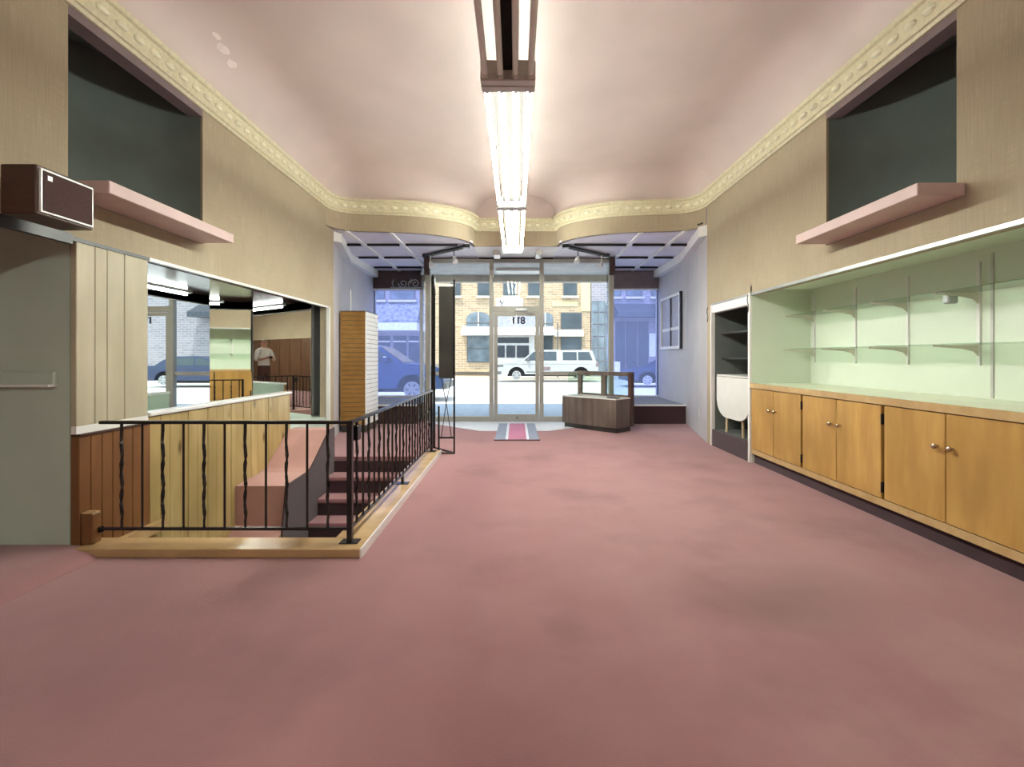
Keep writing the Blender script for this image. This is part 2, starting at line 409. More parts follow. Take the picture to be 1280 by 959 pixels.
for (x, y, s) in ((-2.60, 4.28, 0.05), (-2.63, 4.46, 0.04), (-2.57, 4.12, 0.03)):
    pts = []
    for k in range(10):
        a = 2*PI*k/10; r = s*(0.7+0.5*random.random()); px, py = x+r*0.7*math.cos(a), y+1.7*r*math.sin(a)
        pts.append((px, py, ceil_z(px, py)-0.004))
    pp.add(pts, [tuple(range(10))])
plain('bare_plaster', (0.72, 0.62, 0.58), 0.7); pp.build('flaked_patch', 'bare_plaster', ceiling)

# fascia below the crown round the two rounded soffits
fa = B()
def strip(mb, path, z0, z1, th):
    for sgn in (-1, 1):
        a = [(sgn*x, y) for x, y in path]; n = len(a); vs = []
        for i, (x, y) in enumerate(a):
            dx = a[min(i+1, n-1)][0]-a[max(i-1, 0)][0]; dy = a[min(i+1, n-1)][1]-a[max(i-1, 0)][1]; L = math.hypot(dx, dy)
            nx, ny = dy/L*sgn, -dx/L*sgn      # outward (towards the wall)
            vs += [(x, y, z0), (x, y, z1), (x+nx*th, y+ny*th, z1), (x+nx*th, y+ny*th, z0)]
        fs = []
        for i in range(n-1):
            for k in range(4): fs.append((i*4+k, i*4+(k+1) % 4, i*4+4+(k+1) % 4, i*4+4+k))
        mb.add(vs, fs)
strip(fa, [p_ for p_ in lobe if p_[0] < 2.7985], ZF, ZC1, 0.05); fa.box(-0.76, 0.76, 8.4, 8.45, ZF, ZC1-0.02)
struct(fa.build('wall_soffit', 'wall_cloth', None, True), 'curved beige fascia of the two rounded soffits', 'fascia')
# crown moulding
prof = [(-0.005, ZC0), (0.02, ZC0), (0.03, ZC0+0.025), (0.045, ZC0+0.03), (0.06, ZC0+0.17), (0.08, ZC0+0.18), (0.085, ZC1+0.005), (-0.005, ZC1+0.005)]
cr = B()
def sweep(mb, a, sgn):
    n = len(a); vs = []; k = len(prof)
    for i, (x, y) in enumerate(a):
        dx = a[min(i+1, n-1)][0]-a[max(i-1, 0)][0]; dy = a[min(i+1, n-1)][1]-a[max(i-1, 0)][1]; L = math.hypot(dx, dy)
        nx, ny = -dy/L*sgn, dx/L*sgn
        vs += [(x+nx*d, y+ny*d, z) for d, z in prof]
    fs = [tuple(range(k)), tuple(range((n-1)*k, n*k))]
    for i in range(n-1):
        for j in range(k): fs.append((i*k+j, i*k+(j+1) % k, i*k+k+(j+1) % k, i*k+k+j))
    mb.add(vs, fs)
for sgn in (-1, 1): sweep(cr, [(sgn*x, y) for x, y in fine], sgn)
sweep(cr, [(-0.72, 8.4), (0, 8.4), (0.72, 8.4)], -1)
for i in range(len(cr.v)): pass
crown = struct(cr.build('trim_1', 'crown_yellow', None, True), 'pale yellow egg patterned crown moulding', 'moulding')
eg = B(); eg.lathe([(0.001, -0.05), (0.018, -0.04), (0.027, -0.015), (0.027, 0.015), (0.018, 0.04), (0.001, 0.05)], (0, 0, 0), (1, 0, 0), 7)
egg0 = eg.build('egg_ornament', 'crown_egg', None, True); egg_me = egg0.data; first = True
def put_egg(x, y, ang):
    global first
    o = egg0 if first else bpy.data.objects.new('egg_ornament', egg_me)
    if not first: C.objects.link(o)
    first = False
    o.parent = crown; o.location = (x, y, ZC0+0.10); o.rotation_euler = (0, 0, ang)
for sgn in (-1, 1):
    acc = 0.0; step = 0.155
    for i in range(len(fine)-1):
        a = Vector((sgn*fine[i][0], fine[i][1])); b = Vector((sgn*fine[i+1][0], fine[i+1][1])); d = b-a; L = d.length
        nrm = Vector((-d.y, d.x))/L*sgn
        while acc < L:
            p = a+d*(acc/L)+nrm*0.052
            if p.y > 1.9: put_egg(p.x, p.y, math.atan2(d.y, d.x))
            acc += step
        acc -= L
for k in range(8): put_egg(-0.55+k*0.157, 8.4-0.052, 0)

# roof and street front of the building
rf = B(); rf.box(-5.2, 4.2, YB-0.2, 11.05, 4.2, 4.75)
struct(rf.build('roof', 'stone_pale'), 'flat roof of the shop', 'roof')

# ------------------------------------------------------------------ shop window bays
for sgn, y0, nm in ((-1, 7.37, 'display_left'), (1, 7.03, 'display_right')):
    w = B(); pts = [(sgn*2.8, y0), (sgn*3.2, 9.0), (sgn*3.2, 10.9), (sgn*3.35, 10.9), (sgn*3.35, 9.0), (sgn*2.95, y0)]
    w.prism(pts, 'z', -0.1, ZF+0.3)
    wd = struct(w.build('wall_'+nm, 'lilac_wall'), 'lilac grey side wall of the %s window bay' % ('slatwall' if sgn < 0 else 'framed picture'), 'wall')
    t = B(); pts = [(sgn*2.8, y0), (sgn*3.2, 9.0), (sgn*3.2, 10.8), (sgn*3.08, 10.8), (sgn*3.08, 9.0), (sgn*2.72, y0+0.12)]
    t.prism(pts, 'z', ZF-0.16, ZF-0.005)
    t.build('cove_trim', 'white_paint', wd)
def yfront(x):
    x = abs(x)
    for i in range(len(lobe)-1):
        if lobe[i+1][0] <= x <= lobe[i][0]:
            t = (lobe[i][0]-x)/max(1e-6, lobe[i][0]-lobe[i+1][0]); return lobe[i][1]*(1-t)+lobe[i+1][1]*t
    return 8.4 if x < 0.75 else 7.05
back = B()
for sgn in (-1, 1):
    xs = [0.75, 0.85, 1.0, 1.2, 1.5, 1.8, 2.2, 2.5, 2.7, 2.79, 3.34]
    front = [(sgn*x, yfront(x)+0.03 if x < 2.75 else (7.39 if sgn < 0 else 7.1)) for x in xs]
    back.prism(front+[(sgn*3.34, 10.85), (sgn*0.75, 10.85)], 'z', ZF+0.035, ZF+0.06)
back.box(-0.75, 0.75, 8.45, 10.85, ZF+0.035, ZF+0.06)
cd = struct(back.build('ceiling_display', 'black_gap'), 'lilac panelled low ceiling over the window bays', 'ceiling')
ycut = [None, 8.22, 9.27, 10.28, 10.85]
for sgn in (-1, 1):
    xc = [0.74, 1.28, 1.95, 2.61, 3.25]
    for a, b in zip(xc[:-1], xc[1:]):
        for k in range(4):
            g = 0.018
            if k == 0:
                xs = [a+(b-a)*i/6 for i in range(7)]
                fr = [(x, min(yfront(x)+0.02 if x < 2.79 else 7.1, ycut[1]-0.05)) for x in xs]
                poly = fr+[(b, ycut[1]-g), (a, ycut[1]-g)]
            else:
                poly = [(a, ycut[k]+g), (b, ycut[k]+g), (b, ycut[k+1]-g), (a, ycut[k+1]-g)]
            B().prism([(sgn*x, y) for x, y in poly], 'z', ZF, ZF+0.035).build('panel', 'lilac_panel', cd)
    for x in (1.95, 2.61):
        B().box(sgn*(x-0.03), sgn*(x+0.03), yfront(x)+0.03, 10.8, ZF-0.022, ZF).build('runner', 'white_paint', cd)
for sgn in (-1, 1):
    for yc, xa in ((8.24, 0.95), (9.29, 1.9), (10.3, 1.98)):
        cuts = [xa]+[c_ for c_ in (1.95, 2.61) if c_ > xa+0.1]+[3.1]
        for a, b in zip(cuts[:-1], cuts[1:]):
            B().box(sgn*(a+0.05), sgn*(b-0.06), yc-0.02, yc+0.02, ZF-0.035, ZF).build('cross_bar', 'black_gap', cd)
B().box(-0.74, 0.74, 8.45, 9.36, ZF, ZF+0.035).build('panel', 'white_paint', cd)
for x in (-0.42, 0.36):
    B().bevbox(x, x+0.13, 8.75, 9.1, ZF-0.08, ZF, 0.01).build('bracket', 'white_gloss', cd)
# platforms
for sgn, lab in ((-1, 'dark carpeted window platform beside the slatwall tower'), (1, 'dark carpeted window platform under the framed picture')):
    t = thing('window_platform', lab, 'platform', (sgn*2.6, 9.9, 0))
    poly = [(sgn*3.2, 9.04), (sgn*1.86, 9.04), (sgn*1.9, 9.55), (sgn*2.2, 10.7), (sgn*3.2, 10.7)]
    B().prism(poly, 'z', 0.0, 0.345).build('riser', 'carpet_maroon', t)
    B().prism([(x, y+0.03 if y < 9.2 else y) for x, y in poly], 'z', 0.345, 0.36).build('top_carpet', 'carpet_blue', t)
    B().box(sgn*3.2, sgn*1.86, 9.02, 9.07, 0.335, 0.362).build('nosing', 'white_paint', t)

# front glazing
def pane(name, pts, mat, parent, th=0.012):
    # vertical pane given two floor points and z range
    (x0, y0), (x1, y1), z0, z1 = pts; d = Vector((x1-x0, y1-y0)).normalized(); nx, ny = -d.y*th/2, d.x*th/2
    b = B(); b.prism([(x0-nx, y0-ny), (x1-nx, y1-ny), (x1+nx, y1+ny), (x0+nx, y0+ny)], 'z', z0, z1)
    return b.build(name, mat, parent)
YD = 9.4
wn_i = 1
for x0, x1, lab in ((-1.72, -0.48, 'clear glass sidelight behind the black folding rack'), (0.50, 1.86, 'clear glass sidelight behind the glass showcase')):
    o = bpy.data.objects.new('window_%d' % wn_i, None); C.objects.link(o); o.location = ((x0+x1)/2, YD, 0); struct(o, lab, 'window'); wn_i += 1
    pane('pane', ((x0, YD), (x1, YD), 0.1, 3.12), 'glass_clear', o)
    B().box(x0, x1, YD-0.04, YD+0.04, 0, 0.1).build('sill', 'aluminium', o)
    B().box(x0, x1, YD-0.02, YD+0.035, 0.9, 0.97).build('rail', 'aluminium', o)
    B().box(x0, x1, YD-0.04, YD+0.04, 3.1, 3.17).build('head_rail', 'aluminium', o)
    e = x0 if x0 < 0 else x1
    B().box(e-0.045, e+0.045, YD-0.05, YD+0.05, 0, 3.17).build('corner_post', 'aluminium', o)
    s = -1 if x0 < 0 else 1
    pane('return_pane', ((s*1.78, YD+0.05), (s*2.12, 10.78), 0.36, 3.1), 'glass_clear', o)
    B().prism([(s*1.74, YD+0.04), (s*1.84, YD+0.04), (s*2.2, 10.76), (s*2.08, 10.76)], 'z', 0, 0.36).build('return_sill', 'aluminium', o)
    B().bevbox(e-0.06 if s < 0 else e-0.05, e+0.05 if s < 0 else e+0.06, YD-0.13, YD-0.05, 2.85, ZF-0.002, 0.01).build('junction_post', 'header_dark', o)
d = bpy.data.objects.new('door_1', None); C.objects.link(d); d.location = (0, YD, 0); struct(d, 'glass shop door in a grey aluminium frame with transom', 'door')
for x in (-0.48, 0.50):
    B().box(x-0.04, x+0.04, YD-0.05, YD+0.05, 0, 3.17).build('jamb', 'aluminium', d)
B().box(-0.44, 0.46, YD-0.05, YD+0.05, 2.13, 2.25).build('transom_bar', 'aluminium', d)
B().box(-0.44, 0.46, YD-0.04, YD+0.04, 3.1, 3.17).build('head_rail', 'aluminium', d)
pane('transom_pane', ((-0.44, YD), (0.46, YD), 2.25, 3.1), 'glass_clear', d)
leaf = B(); 
for x0, x1, z0, z1 in ((-0.43, -0.36, 0.01, 2.12), (0.38, 0.45, 0.01, 2.12), (-0.36, 0.38, 0.01, 0.14), (-0.36, 0.38, 2.06, 2.12)): leaf.box(x0, x1, YD-0.025, YD+0.025, z0, z1)
lf = leaf.build('door_leaf', 'aluminium', d)
pane('door_pane', ((-0.36, YD), (0.38, YD), 0.14, 2.06), 'glass_clear', lf)
B().lathe([(0.018, 0), (0.018, 0.012), (0.008, 0.014)], (0.02, YD-0.025, 0.075), (0, -1, 0), 12).build('lock', 'dark_steel', lf)
B().bevbox(-0.02, 0.22, YD-0.11, YD-0.05, 2.15, 2.21, 0.01).build('door_closer', 'steel', d)
B().tube([(0.05, YD-0.08, 2.15), (0.2, YD-0.14, 2.13), (0.34, YD-0.03, 2.1)], 0.008, 6).build('closer_arm', 'steel', d)
# house number as seen from inside: mirrored lettering on the pane
def text_mesh(body, size, name, mat, parent, loc, rot, mirror=False, extrude=0.002):
    cu = bpy.data.curves.new(name, 'FONT'); cu.body = body; cu.size = size; cu.extrude = extrude; cu.offset = size*0.03; cu.align_x = 'CENTER'
    t = bpy.data.objects.new(name, cu); C.objects.link(t); bpy.context.view_layer.update()
    me = bpy.data.meshes.new_from_object(t.evaluated_get(bpy.context.evaluated_depsgraph_get()))
    bpy.data.objects.remove(t); me.name = name
    if mirror: me.transform(Matrix.Scale(-1, 4, (1, 0, 0)))
    me.transform(Matrix.Translation(loc) @ Matrix.Rotation(rot[2], 4, 'Z') @ Matrix.Rotation(rot[0], 4, 'X'))
    me.materials.clear(); me.materials.append(M[mat])
    o = bpy.data.objects.new(name, me); C.objects.link(o); o.parent = parent; o.location = -wloc(parent); return o
text_mesh('8', 0.19, 'house_number', 'black_gap', lf, (0.135, YD-0.014, 1.91), (PI/2, 0, 0), True)
for xd in (-0.05, 0.045):     # the two ones, mirrored like the rest
    B().prism([(xd-0.017, 1.91), (xd+0.017, 1.91), (xd+0.017, 2.02), (xd+0.04, 2.01), (xd+0.04, 2.03), (xd+0.012, 2.045), (xd-0.017, 2.045)], 'y', YD-0.016, YD-0.011).build('house_number', 'black_gap', lf)
# vestibule soffit and display windows on the street
vs_ = B(); vs_.prism([(-1.75, YD), (1.9, YD), (2.2, 10.8), (-2.15, 10.8)], 'z', 3.1, 3.16)
vst = struct(vs_.build('ceiling_vestibule', 'stucco_white'), 'pale soffit over the recessed entrance', 'ceiling')
B().bevbox(-0.42, 0.5, 9.9, 10.3, 3.04, 3.1, 0.01).build('light_panel', 'white_gloss', vst)
wf = B(); wf.box(-3.5, 3.5, 10.8, 11.0, 2.96, 4.3); wf.box(-3.5, -2.1, 10.8, 11.0, 2.78, 2.96); wf.box(2.12, 3.5, 10.8, 11.0, 2.78, 2.96)
wf.box(-3.5, -2.1, 10.8, 11.0, -0.1, 0.36); wf.box(2.12, 3.5, 10.8, 11.0, -0.1, 0.36); wf.box(-5.2, -3.2, 10.8, 11.0, -0.1, 4.3); wf.box(3.2, 4.2, 10.8, 11.0, -0.1, 4.3)
struct(wf.build('wall_front', 'stone_pale'), 'street front of the shop around the windows', 'wall')
for s, lab in ((-1, 'blue tinted display window behind the slatwall tower'), (1, 'blue tinted display window beside the framed picture')):
    o = bpy.data.objects.new('window_%d' % wn_i, None); C.objects.link(o); o.location = (s*2.65, 10.8, 0); struct(o, lab, 'window'); wn_i += 1
    pane('pane', ((s*2.12, 10.84), (s*3.2, 10.84), 0.38, 2.78), 'glass_blue', o)
    B().box(s*2.07, s*2.16, 10.77, 10.86, 0.36, 2.96).build('corner_post', 'white_paint', o)
    B().box(s*2.12, s*3.2, 10.77, 10.82, 2.77, 2.80).build('head_strip', 'white_paint', o)
    B().box(s*2.12, s*3.2, 10.77, 10.82, 0.36, 0.40).build('sill_strip', 'white_paint', o)
    B().box(s*2.12, s*3.19, 10.74, 10.79, 2.80, 3.19).build('valance', 'header_dark' if s < 0 else 'lintel_mauve', o)
# scroll ornament in front of the dark valance
sc = B()
def spiral(cx, cz, r0, turns, a0, y, dirn=1):
    return [(cx+dirn*r0*(1-0.8*t/20)*math.cos(a0+turns*2*PI*t/20), y, cz+r0*(1-0.8*t/20)*math.sin(a0+turns*2*PI*t/20)) for t in range(21)]
sc.tube(spiral(-2.52, 2.9, 0.1, 1.4, PI, 10.70), 0.012, 6); sc.tube(spiral(-2.25, 2.9, 0.1, 1.4, 0, 10.70, -1), 0.012, 6)
sc.tube([(-2.72, 10.7, 2.99), (-2.76, 10.7, 2.92), (-2.73, 10.7, 2.82)], 0.012, 6); sc.tube([(-2.38, 10.7, 2.82), (-2.4, 10.7, 2.9), (-2.33, 10.7, 3.0)], 0.012, 6)
sc.tube([(-2.8, 10.7, 2.81), (-2.12, 10.7, 2.81)], 0.012, 6)
single(sc, 'scroll_ornament', 'steel', 'wrought scroll ornament across the top of a tinted window', 'ornament', None, True)
# track lights
for s, lab in ((-1, 'black ceiling track with spots on the slatwall side'), (1, 'black ceiling track with spots on the showcase side')):
    t = thing('track_light', lab, 'track light', (s*1.3, 8.65, ZF))
    a = Vector((s*0.86, 8.3, ZF-0.03)); b = Vector((s*1.72, 9.08, ZF-0.03)); dv = (b-a).normalized(); nv = Vector((-dv.y, dv.x, 0))
    for k in (-0.035, 0.035):
        B().tube([a+nv*k, b+nv*k], 0.022, 6).build('track_bar', 'iron', t)
    for q in (0.0, 0.98):
        p = a.lerp(b, q); B().bevbox(p.x-0.06, p.x+0.06, p.y-0.06, p.y+0.06, ZF-0.06, ZF, 0.01).build('junction_box', 'iron', t)
    for q in (0.28, 0.86):
        p = a.lerp(b, q); st = B().tube([p, p-Vector((0, 0, 0.16))], 0.01, 6).build('spot_stem', 'white_gloss' if q > 0.5 else 'dark_steel', t)
        B().lathe([(0.02, 0), (0.035, 0.03), (0.05, 0.10), (0.052, 0.12)], p-Vector((0, 0, 0.13)), (-s*0.3, -0.4, -1), 10).build('spot_head', 'white_gloss', t, True)

# ------------------------------------------------------------------ right wall: recess with shelves, worktop and cabinets
XR = 3.5; YE = 5.70; YN = -0.5
rc = B(); rc.box(XR, XR+0.06, YN-0.1, YE+0.02, 0, 2.12); rc.box(XW, XR, YE, YE+0.03, 0, 2.1); rc.box(XW+0.02, XR, YN-0.1, YE, 2.06, 2.14); rc.box(XW, XR, YN-0.13, YN-0.1, 0, 2.1)
rc_o = rc.build('wall_recess', 'mint_wall'); struct(rc_o, 'mint green back of the long shelf recess', 'wall')
B().box(XR-0.01, XR, 3.512, 3.532, 0.95, 2.02).build('joint_strip', 'fixture_grey', rc_o)
B().box(XW-0.012, XW+0.015, -0.6, 6.86, HZ-0.012, HZ+0.016).build('header_track', 'steel', wall_right)
va = thing('valance_lamp', 'long fluorescent tube tucked behind the recess header', 'lamp', (XW+0.06, 2.6, 2.0))
B().box(XW+0.03, XW+0.10, YN, YE-0.05, 2.04, 2.06).build('batten', 'white_paint', va)
for k in range(5):
    B().tube([(XW+0.065, YN+0.03+k*1.22, 2.023), (XW+0.065, YN+1.2+k*1.22, 2.023)], 0.016, 8).build('tube', 'valance_lit', va)
wt = thing('worktop', 'long pale green laminate worktop with birch front edge', 'worktop', (3.15, 2.6, 0.89))
B().box(XW-0.005, XR-0.001, YN-0.09, YE-0.002, 0.90, 0.945).build('top', 'mint_top', wt)
B().box(XW-0.025, XW-0.005, YN-0.09, YE-0.002, 0.892, 0.947).build('front_edge', 'birch_edge', wt)
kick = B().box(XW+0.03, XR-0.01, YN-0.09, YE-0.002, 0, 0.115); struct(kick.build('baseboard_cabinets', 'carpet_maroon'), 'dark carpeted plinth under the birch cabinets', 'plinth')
units = [(5.69, 5.20, 4.69), (4.675, 4.18, 3.655), (3.64, 3.117, 2.60), (2.585, 2.07, 1.56), (1.545, 1.03, 0.52), (0.505, 0.0, -0.5)]
for i, (ya, ym, yb) in enumerate(units):
    t = thing('cabinet', 'two-door birch base cabinet, %s along the counter from the drop-leaf table' % ORD[i], 'cabinet', (3.1, ym, 0.115), 'birch cabinets under the worktop')
    cb = B(); cb.box(XW+0.02, XR-0.01, yb-0.008, ya+0.005, 0.115, 0.89)
    cb.build('carcass', 'panel_dark', t)
    B().box(XW-0.01, XW+0.02, yb-0.007, ya+0.007, 0.115, 0.17).build('bottom_rail', 'birch_edge', t)
    for (a, b, kn, hg) in ((ya-0.004, ym+0.003, ym+0.055, ya), (ym-0.003, yb+0.014, ym-0.055, yb)):
        dr = B().bevbox(XW-0.012, XW+0.018, b, a, 0.175, 0.885, 0.003).build('door', 'birch', t)
        B().lathe([(0.010, 0), (0.007, 0.012), (0.017, 0.022), (0.019, 0.032), (0.012, 0.040), (0.001, 0.042)], (XW-0.012, kn, 0.665), (-1, 0, 0), 12).build('knob', 'brass_knob', dr, True)
        if hg == yb:
            for z in (0.26, 0.78): B().box(XW-0.014, XW+0.006, yb+0.001, yb+0.013, z-0.04, z+0.04).build('hinge', 'iron', dr)
# shelf standards, brackets and glass shelves
SY = [5.62, 4.94, 4.28, 3.62, 2.95, 2.28, 1.6]
for i, y in enumerate(SY):
    t = thing('shelf_standard', 'slotted metal shelf standard, %s from the drop-leaf table niche' % ORD[i], 'shelf standard', (XR, y, 1.19), 'shelf standards in the mint recess')
    B().box(XR-0.016, XR, y-0.013, y+0.013, 1.19, 1.97).build('upright', 'white_paint', t)
    for z in (1.74, 1.345):
        L = 0.34 if z > 1.5 else 0.36
        b = B(); b.prism([(XR-0.016, z), (XR-L, z), (XR-L, z-0.012), (XR-0.13, z-0.03), (XR-0.05, z-0.05), (XR-0.016, z-0.085)], 'y', y-0.006, y+0.006)
        b.build('bracket', 'stone_pale', t)
for i in range(len(SY)-1):
    for z, nm in ((1.742, 'upper'), (1.347, 'lower')):
        b = B().box(XR-0.30, XR-0.018, SY[i+1]+0.006, SY[i]-0.006, z, z+0.007)
        single(b, 'glass_shelf', 'glass_shelf', '%s glass shelf between the %s and %s standards from the table niche' % (nm, ORD[i], ORD[i+1]), 'shelf', 'glass shelves in the mint recess')
single(B().bevbox(XR-0.22, XR-0.14, 3.640, 3.70, 1.66, 1.74, 0.01), 'shelf_clamp', 'steel', 'small metal clamp under the upper glass shelf', 'clamp')
# dark niche with the drop-leaf table
nb = B(); Y0, Y1 = 5.76, 6.83
nb.box(3.42, 3.46, Y0, Y1, 0, 2.1); nb.box(XW+0.03, 3.42, Y0-0.03, Y0, 0.2, 2.1); nb.box(XW+0.03, 3.42, Y1, Y1+0.03, 0.2, 2.1); nb.box(XW+0.03, 3.42, Y0, Y1, 2.05, 2.1); nb.box(XW+0.05, 3.42, Y0, Y1, 0.20, 0.23)
no = struct(nb.build('wall_niche', 'niche_black'), 'dark grey lined cupboard niche in the beige wall', 'niche')
B().box(XW-0.01, XW+0.05, Y0-0.02, Y1+0.02, 0.0, 0.23).build('kick_panel', 'carpet_maroon', no)
B().box(XW-0.02, XW+0.03, Y1, Y1+0.04, 0.0, HZ).build('jamb', 'white_paint', no); B().box(XW-0.02, XW+0.03, Y0-0.055, Y0-0.005, 0.0, HZ+0.02).build('jamb', 'white_paint', no)
B().bevbox(XW-0.015, XW+0.08, Y0, Y1, 1.88, 1.995, 0.012).build('lamp_housing', 'white_gloss', no)
for z, lab in ((1.60, 'upper dark wooden shelf in the grey niche'), (1.25, 'lower dark wooden shelf in the grey niche')):
    single(B().box(2.93, 3.42, Y0, Y1, z-0.022, z), 'niche_shelf', 'panel_dark', lab, 'shelf')
B().tube([(XW+0.14, Y0+0.02, 1.86), (XW+0.14, Y0+0.22, 1.84), (XW+0.14, Y0+0.25, 1.80)], 0.012, 6).build('hanger_arm', 'white_gloss', no)
B().tube([(XW+0.30, Y0+0.02, 1.69), (XW+0.30, Y0+0.2, 1.685)], 0.012, 6).build('hanger_arm', 'white_gloss', no)
t = thing('drop_leaf_table', 'white drop-leaf table with rounded leaf and splayed wooden legs', 'table', (2.95, 6.3, 0.23))
pts = [(Y0+0.06, 1.0), (Y1-0.06, 1.0)]
cyc = []; yc0, yc1, zr = Y0+0.06, Y1-0.06, 0.58
for k in range(9): a = k/8*PI/2; cyc.append((yc1-0.30+0.30*math.cos(a), zr+0.05-0.24*math.sin(a)+0.05))
for k in range(9): a = PI/2+k/8*PI/2; cyc.append((yc0+0.30+0.30*math.cos(a), zr+0.05-0.24*math.sin(a)+0.05))
B().prism([(yc0, 0.985), (yc1, 0.985)]+cyc, 'x', XW+0.03, XW+0.055).build('drop_leaf', 'table_white', t, True)
B().bevbox(XW+0.03, 3.30, yc0, yc1, 0.99, 1.015, 0.006).build('table_top', 'table_white', t)
for y, o2 in ((yc0+0.32, -0.05), (yc1-0.25, 0.05)):
    for x in (XW+0.085, 3.22):
        B().tube([(x, y, 0.99), (x, y+o2, 0.23)], 0.02, 8, True, [0.026, 0.016]).build('leg', 'table_leg', t, True)
# wire hooks
for (x, y, z, lab) in ((XW-0.006, 7.0, 1.98, 'thin wire hook on the wall edge beside the niche'), (XW-0.024, 5.74, 2.0, 'thin wire hook hanging between niche and recess')):
    pts = [(x, y+0.02*math.sin(k*0.9)+0.01*k/6, z-0.03*k) for k in range(8)]
    single(B().tube(pts, 0.005, 5), 'wire_hook', 'iron', lab, 'hook', None, True)
# ------------------------------------------------------------------ ledges under the niches
for s, a, b, lab in ((-1, 2.95, 4.25, 'pink ledge under the dark niche beside the speaker'), (1, 2.99, 4.29, 'pink ledge under the dark niche above the worktop recess')):
    single(B().bevbox(s*(XW-0.001), s*(XW-0.30), a, b, 2.262, 2.34, 0.004), 'wall_ledge', 'ledge_pink', lab, 'ledge')
# speaker on the left header
t = thing('speaker_box', 'dark wooden speaker box with brown grille on the wall header', 'speaker', (-2.64, 2.68, 2.0))
B().box(-XW, -2.68, 2.62, 2.72, 2.08, 2.18).build('wall_bracket', 'dark_steel', t)
B().bevbox(-2.69, -2.5, 2.5, 2.84, 2.0, 2.26, 0.006).build('cabinet', 'speaker_wood', t)
B().box(-2.502, -2.488, 2.515, 2.825, 2.015, 2.245).build('grille_frame', 'white_gloss', t)
B().box(-2.49, -2.484, 2.525, 2.815, 2.025, 2.235).build('grille', 'grille', t)
B().box(-2.485, -2.481, 2.545, 2.570, 2.19, 2.215).build('badge', 'white_gloss', t)

# ------------------------------------------------------------------ left wall: alcove, planks, mirrors
ga = B(); ga.box(-5.0, -XW-0.037, 3.05, 3.12, -0.1, 2.0); ga.box(-5.0, -XW-0.12, 3.05, 3.12, 2.0, 2.2); ga.box(-5.0, -XW-0.02, YB, 3.12, 2.16, 2.22)
gw = struct(ga.build('wall_alcove', 'alcove_grey'), 'plain grey green alcove wall beside the stairwell', 'wall')
B().box(-XW-0.03, -XW+0.012, YB, 3.02, HZ-0.035, HZ+0.03).build('header_track', 'dark_steel', wall_left)
B().box(-XW-0.03, -XW+0.008, 3.02, 3.66, HZ-0.012, HZ+0.012).build('header_track', 'dark_steel', wall_left)
B().box(-XW-0.03, -XW+0.008, 3.66, 7.15, HZ-0.012, HZ+0.012).build('header_track', 'white_gloss', wall_left)
t = thing('wall_rail', 'white board rail screwed to the grey alcove wall', 'rail', (-3.3, 3.03, 1.08))
B().bevbox(-3.75, -2.91, 3.02, 3.05, 1.075, 1.16, 0.006).build('board', 'alcove_grey', t)
B().box(-3.75, -2.915, 2.99, 3.05, 1.065, 1.08).build('lip', 'white_paint', t)
B().lathe([(0.012, 0), (0.012, 0.006), (0.004, 0.008)], (-3.26, 3.02, 1.115), (0, -1, 0), 10).build('screw', 'dark_steel', t)
# plank wall of the stairwell
ps = B(); ps.box(-XW-0.10, -XW-0.03, 3.125, 3.66, -2.5, HZ); ps.box(-XW-0.10, -XW-0.03, 3.66, 5.95, -2.5, 0.80); ps.box(-XW-0.10, -XW-0.03, 5.95, 7.2, -2.5, 0.36)
pw = struct(ps.build('wall_stair', 'alcove_grey'), 'plank clad side wall of the stairwell', 'wall')
def plank(y0, y1, z0, z1, mat, dx=0.0):
    B().bevbox(-XW-0.035, -XW+dx, y0+0.0015, y1-0.0015, z0, z1, 0.004).build('plank', mat, pw)
ys = [3.052, 3.19, 3.285, 3.43, 3.65]
for a, b in zip(ys[:-1], ys[1:]): plank(a, b, 0.81, HZ-0.012, 'plank_cream', 0.003)
y = 3.052
for k in range(7): plank(y, y+0.0855, -0.1, 0.745, 'plank_brown', 0.022); y += 0.0855
B().box(-XW-0.03, -XW+0.03, 3.052, 3.65, 0.745, 0.76).build('dado_cap', 'speaker_wood', pw)
B().box(-XW-0.03, -XW+0.004, 3.052, 3.65, 0.76, 0.81).build('dado_rail', 'white_paint', pw)
y = 3.652; k = 0
wid = [0.13, 0.10, 0.13, 0.09, 0.12, 0.14]
while y < 5.94:
    w = min(wid[k % 6], 5.95-y); plank(y, y+w, -1.9, 0.80, 'plank_tan', random.choice((0.0, 0.002, -0.002))); y += w; k += 1
B().bevbox(-XW-0.11, -XW+0.02, 3.65, 5.96, 0.80, 0.83, 0.006).build('knee_wall_cap', 'white_gloss', pw)
al2 = B(); al2.prism([(-XW-0.10, 3.66), (-3.75, 3.66), (-3.75, 5.5), (-4.2, 6.3), (-3.75, 6.9), (-3.1, 7.25), (-3.1, 7.63), (-2.98, 7.63), (-XW-0.1, 7.15)], 'z', 0.30, 0.36); al2.box(-3.72, -XW-0.12, 3.60, 3.66, 0.3, 2.3)
struct(al2.build('floor_mirror_alcove', 'alcove_grey'), 'grey floor of the mirrored alcove', 'floor')
sf = B(); sf.prism([(-XW-0.02, 3.6), (-3.75, 3.6), (-3.75, 5.5), (-4.2, 6.3), (-3.75, 6.9), (-3.1, 7.25), (-3.1, 7.63), (-2.98, 7.63), (-XW-0.1, 7.2)], 'z', 2.1, 2.16)
so = struct(sf.build('ceiling_mirror_alcove', 'header_dark'), 'glossy dark brown soffit over the mirrors', 'ceiling')
B().box(-XW-0.12, -XW-0.02, 3.6, 7.2, HZ, 2.11).build('header_back', 'stucco_white', so)
va = thing('valance_lamp', 'thin fluorescent tube behind the mirror alcove header', 'lamp', (-XW-0.16, 5.2, 2.03))
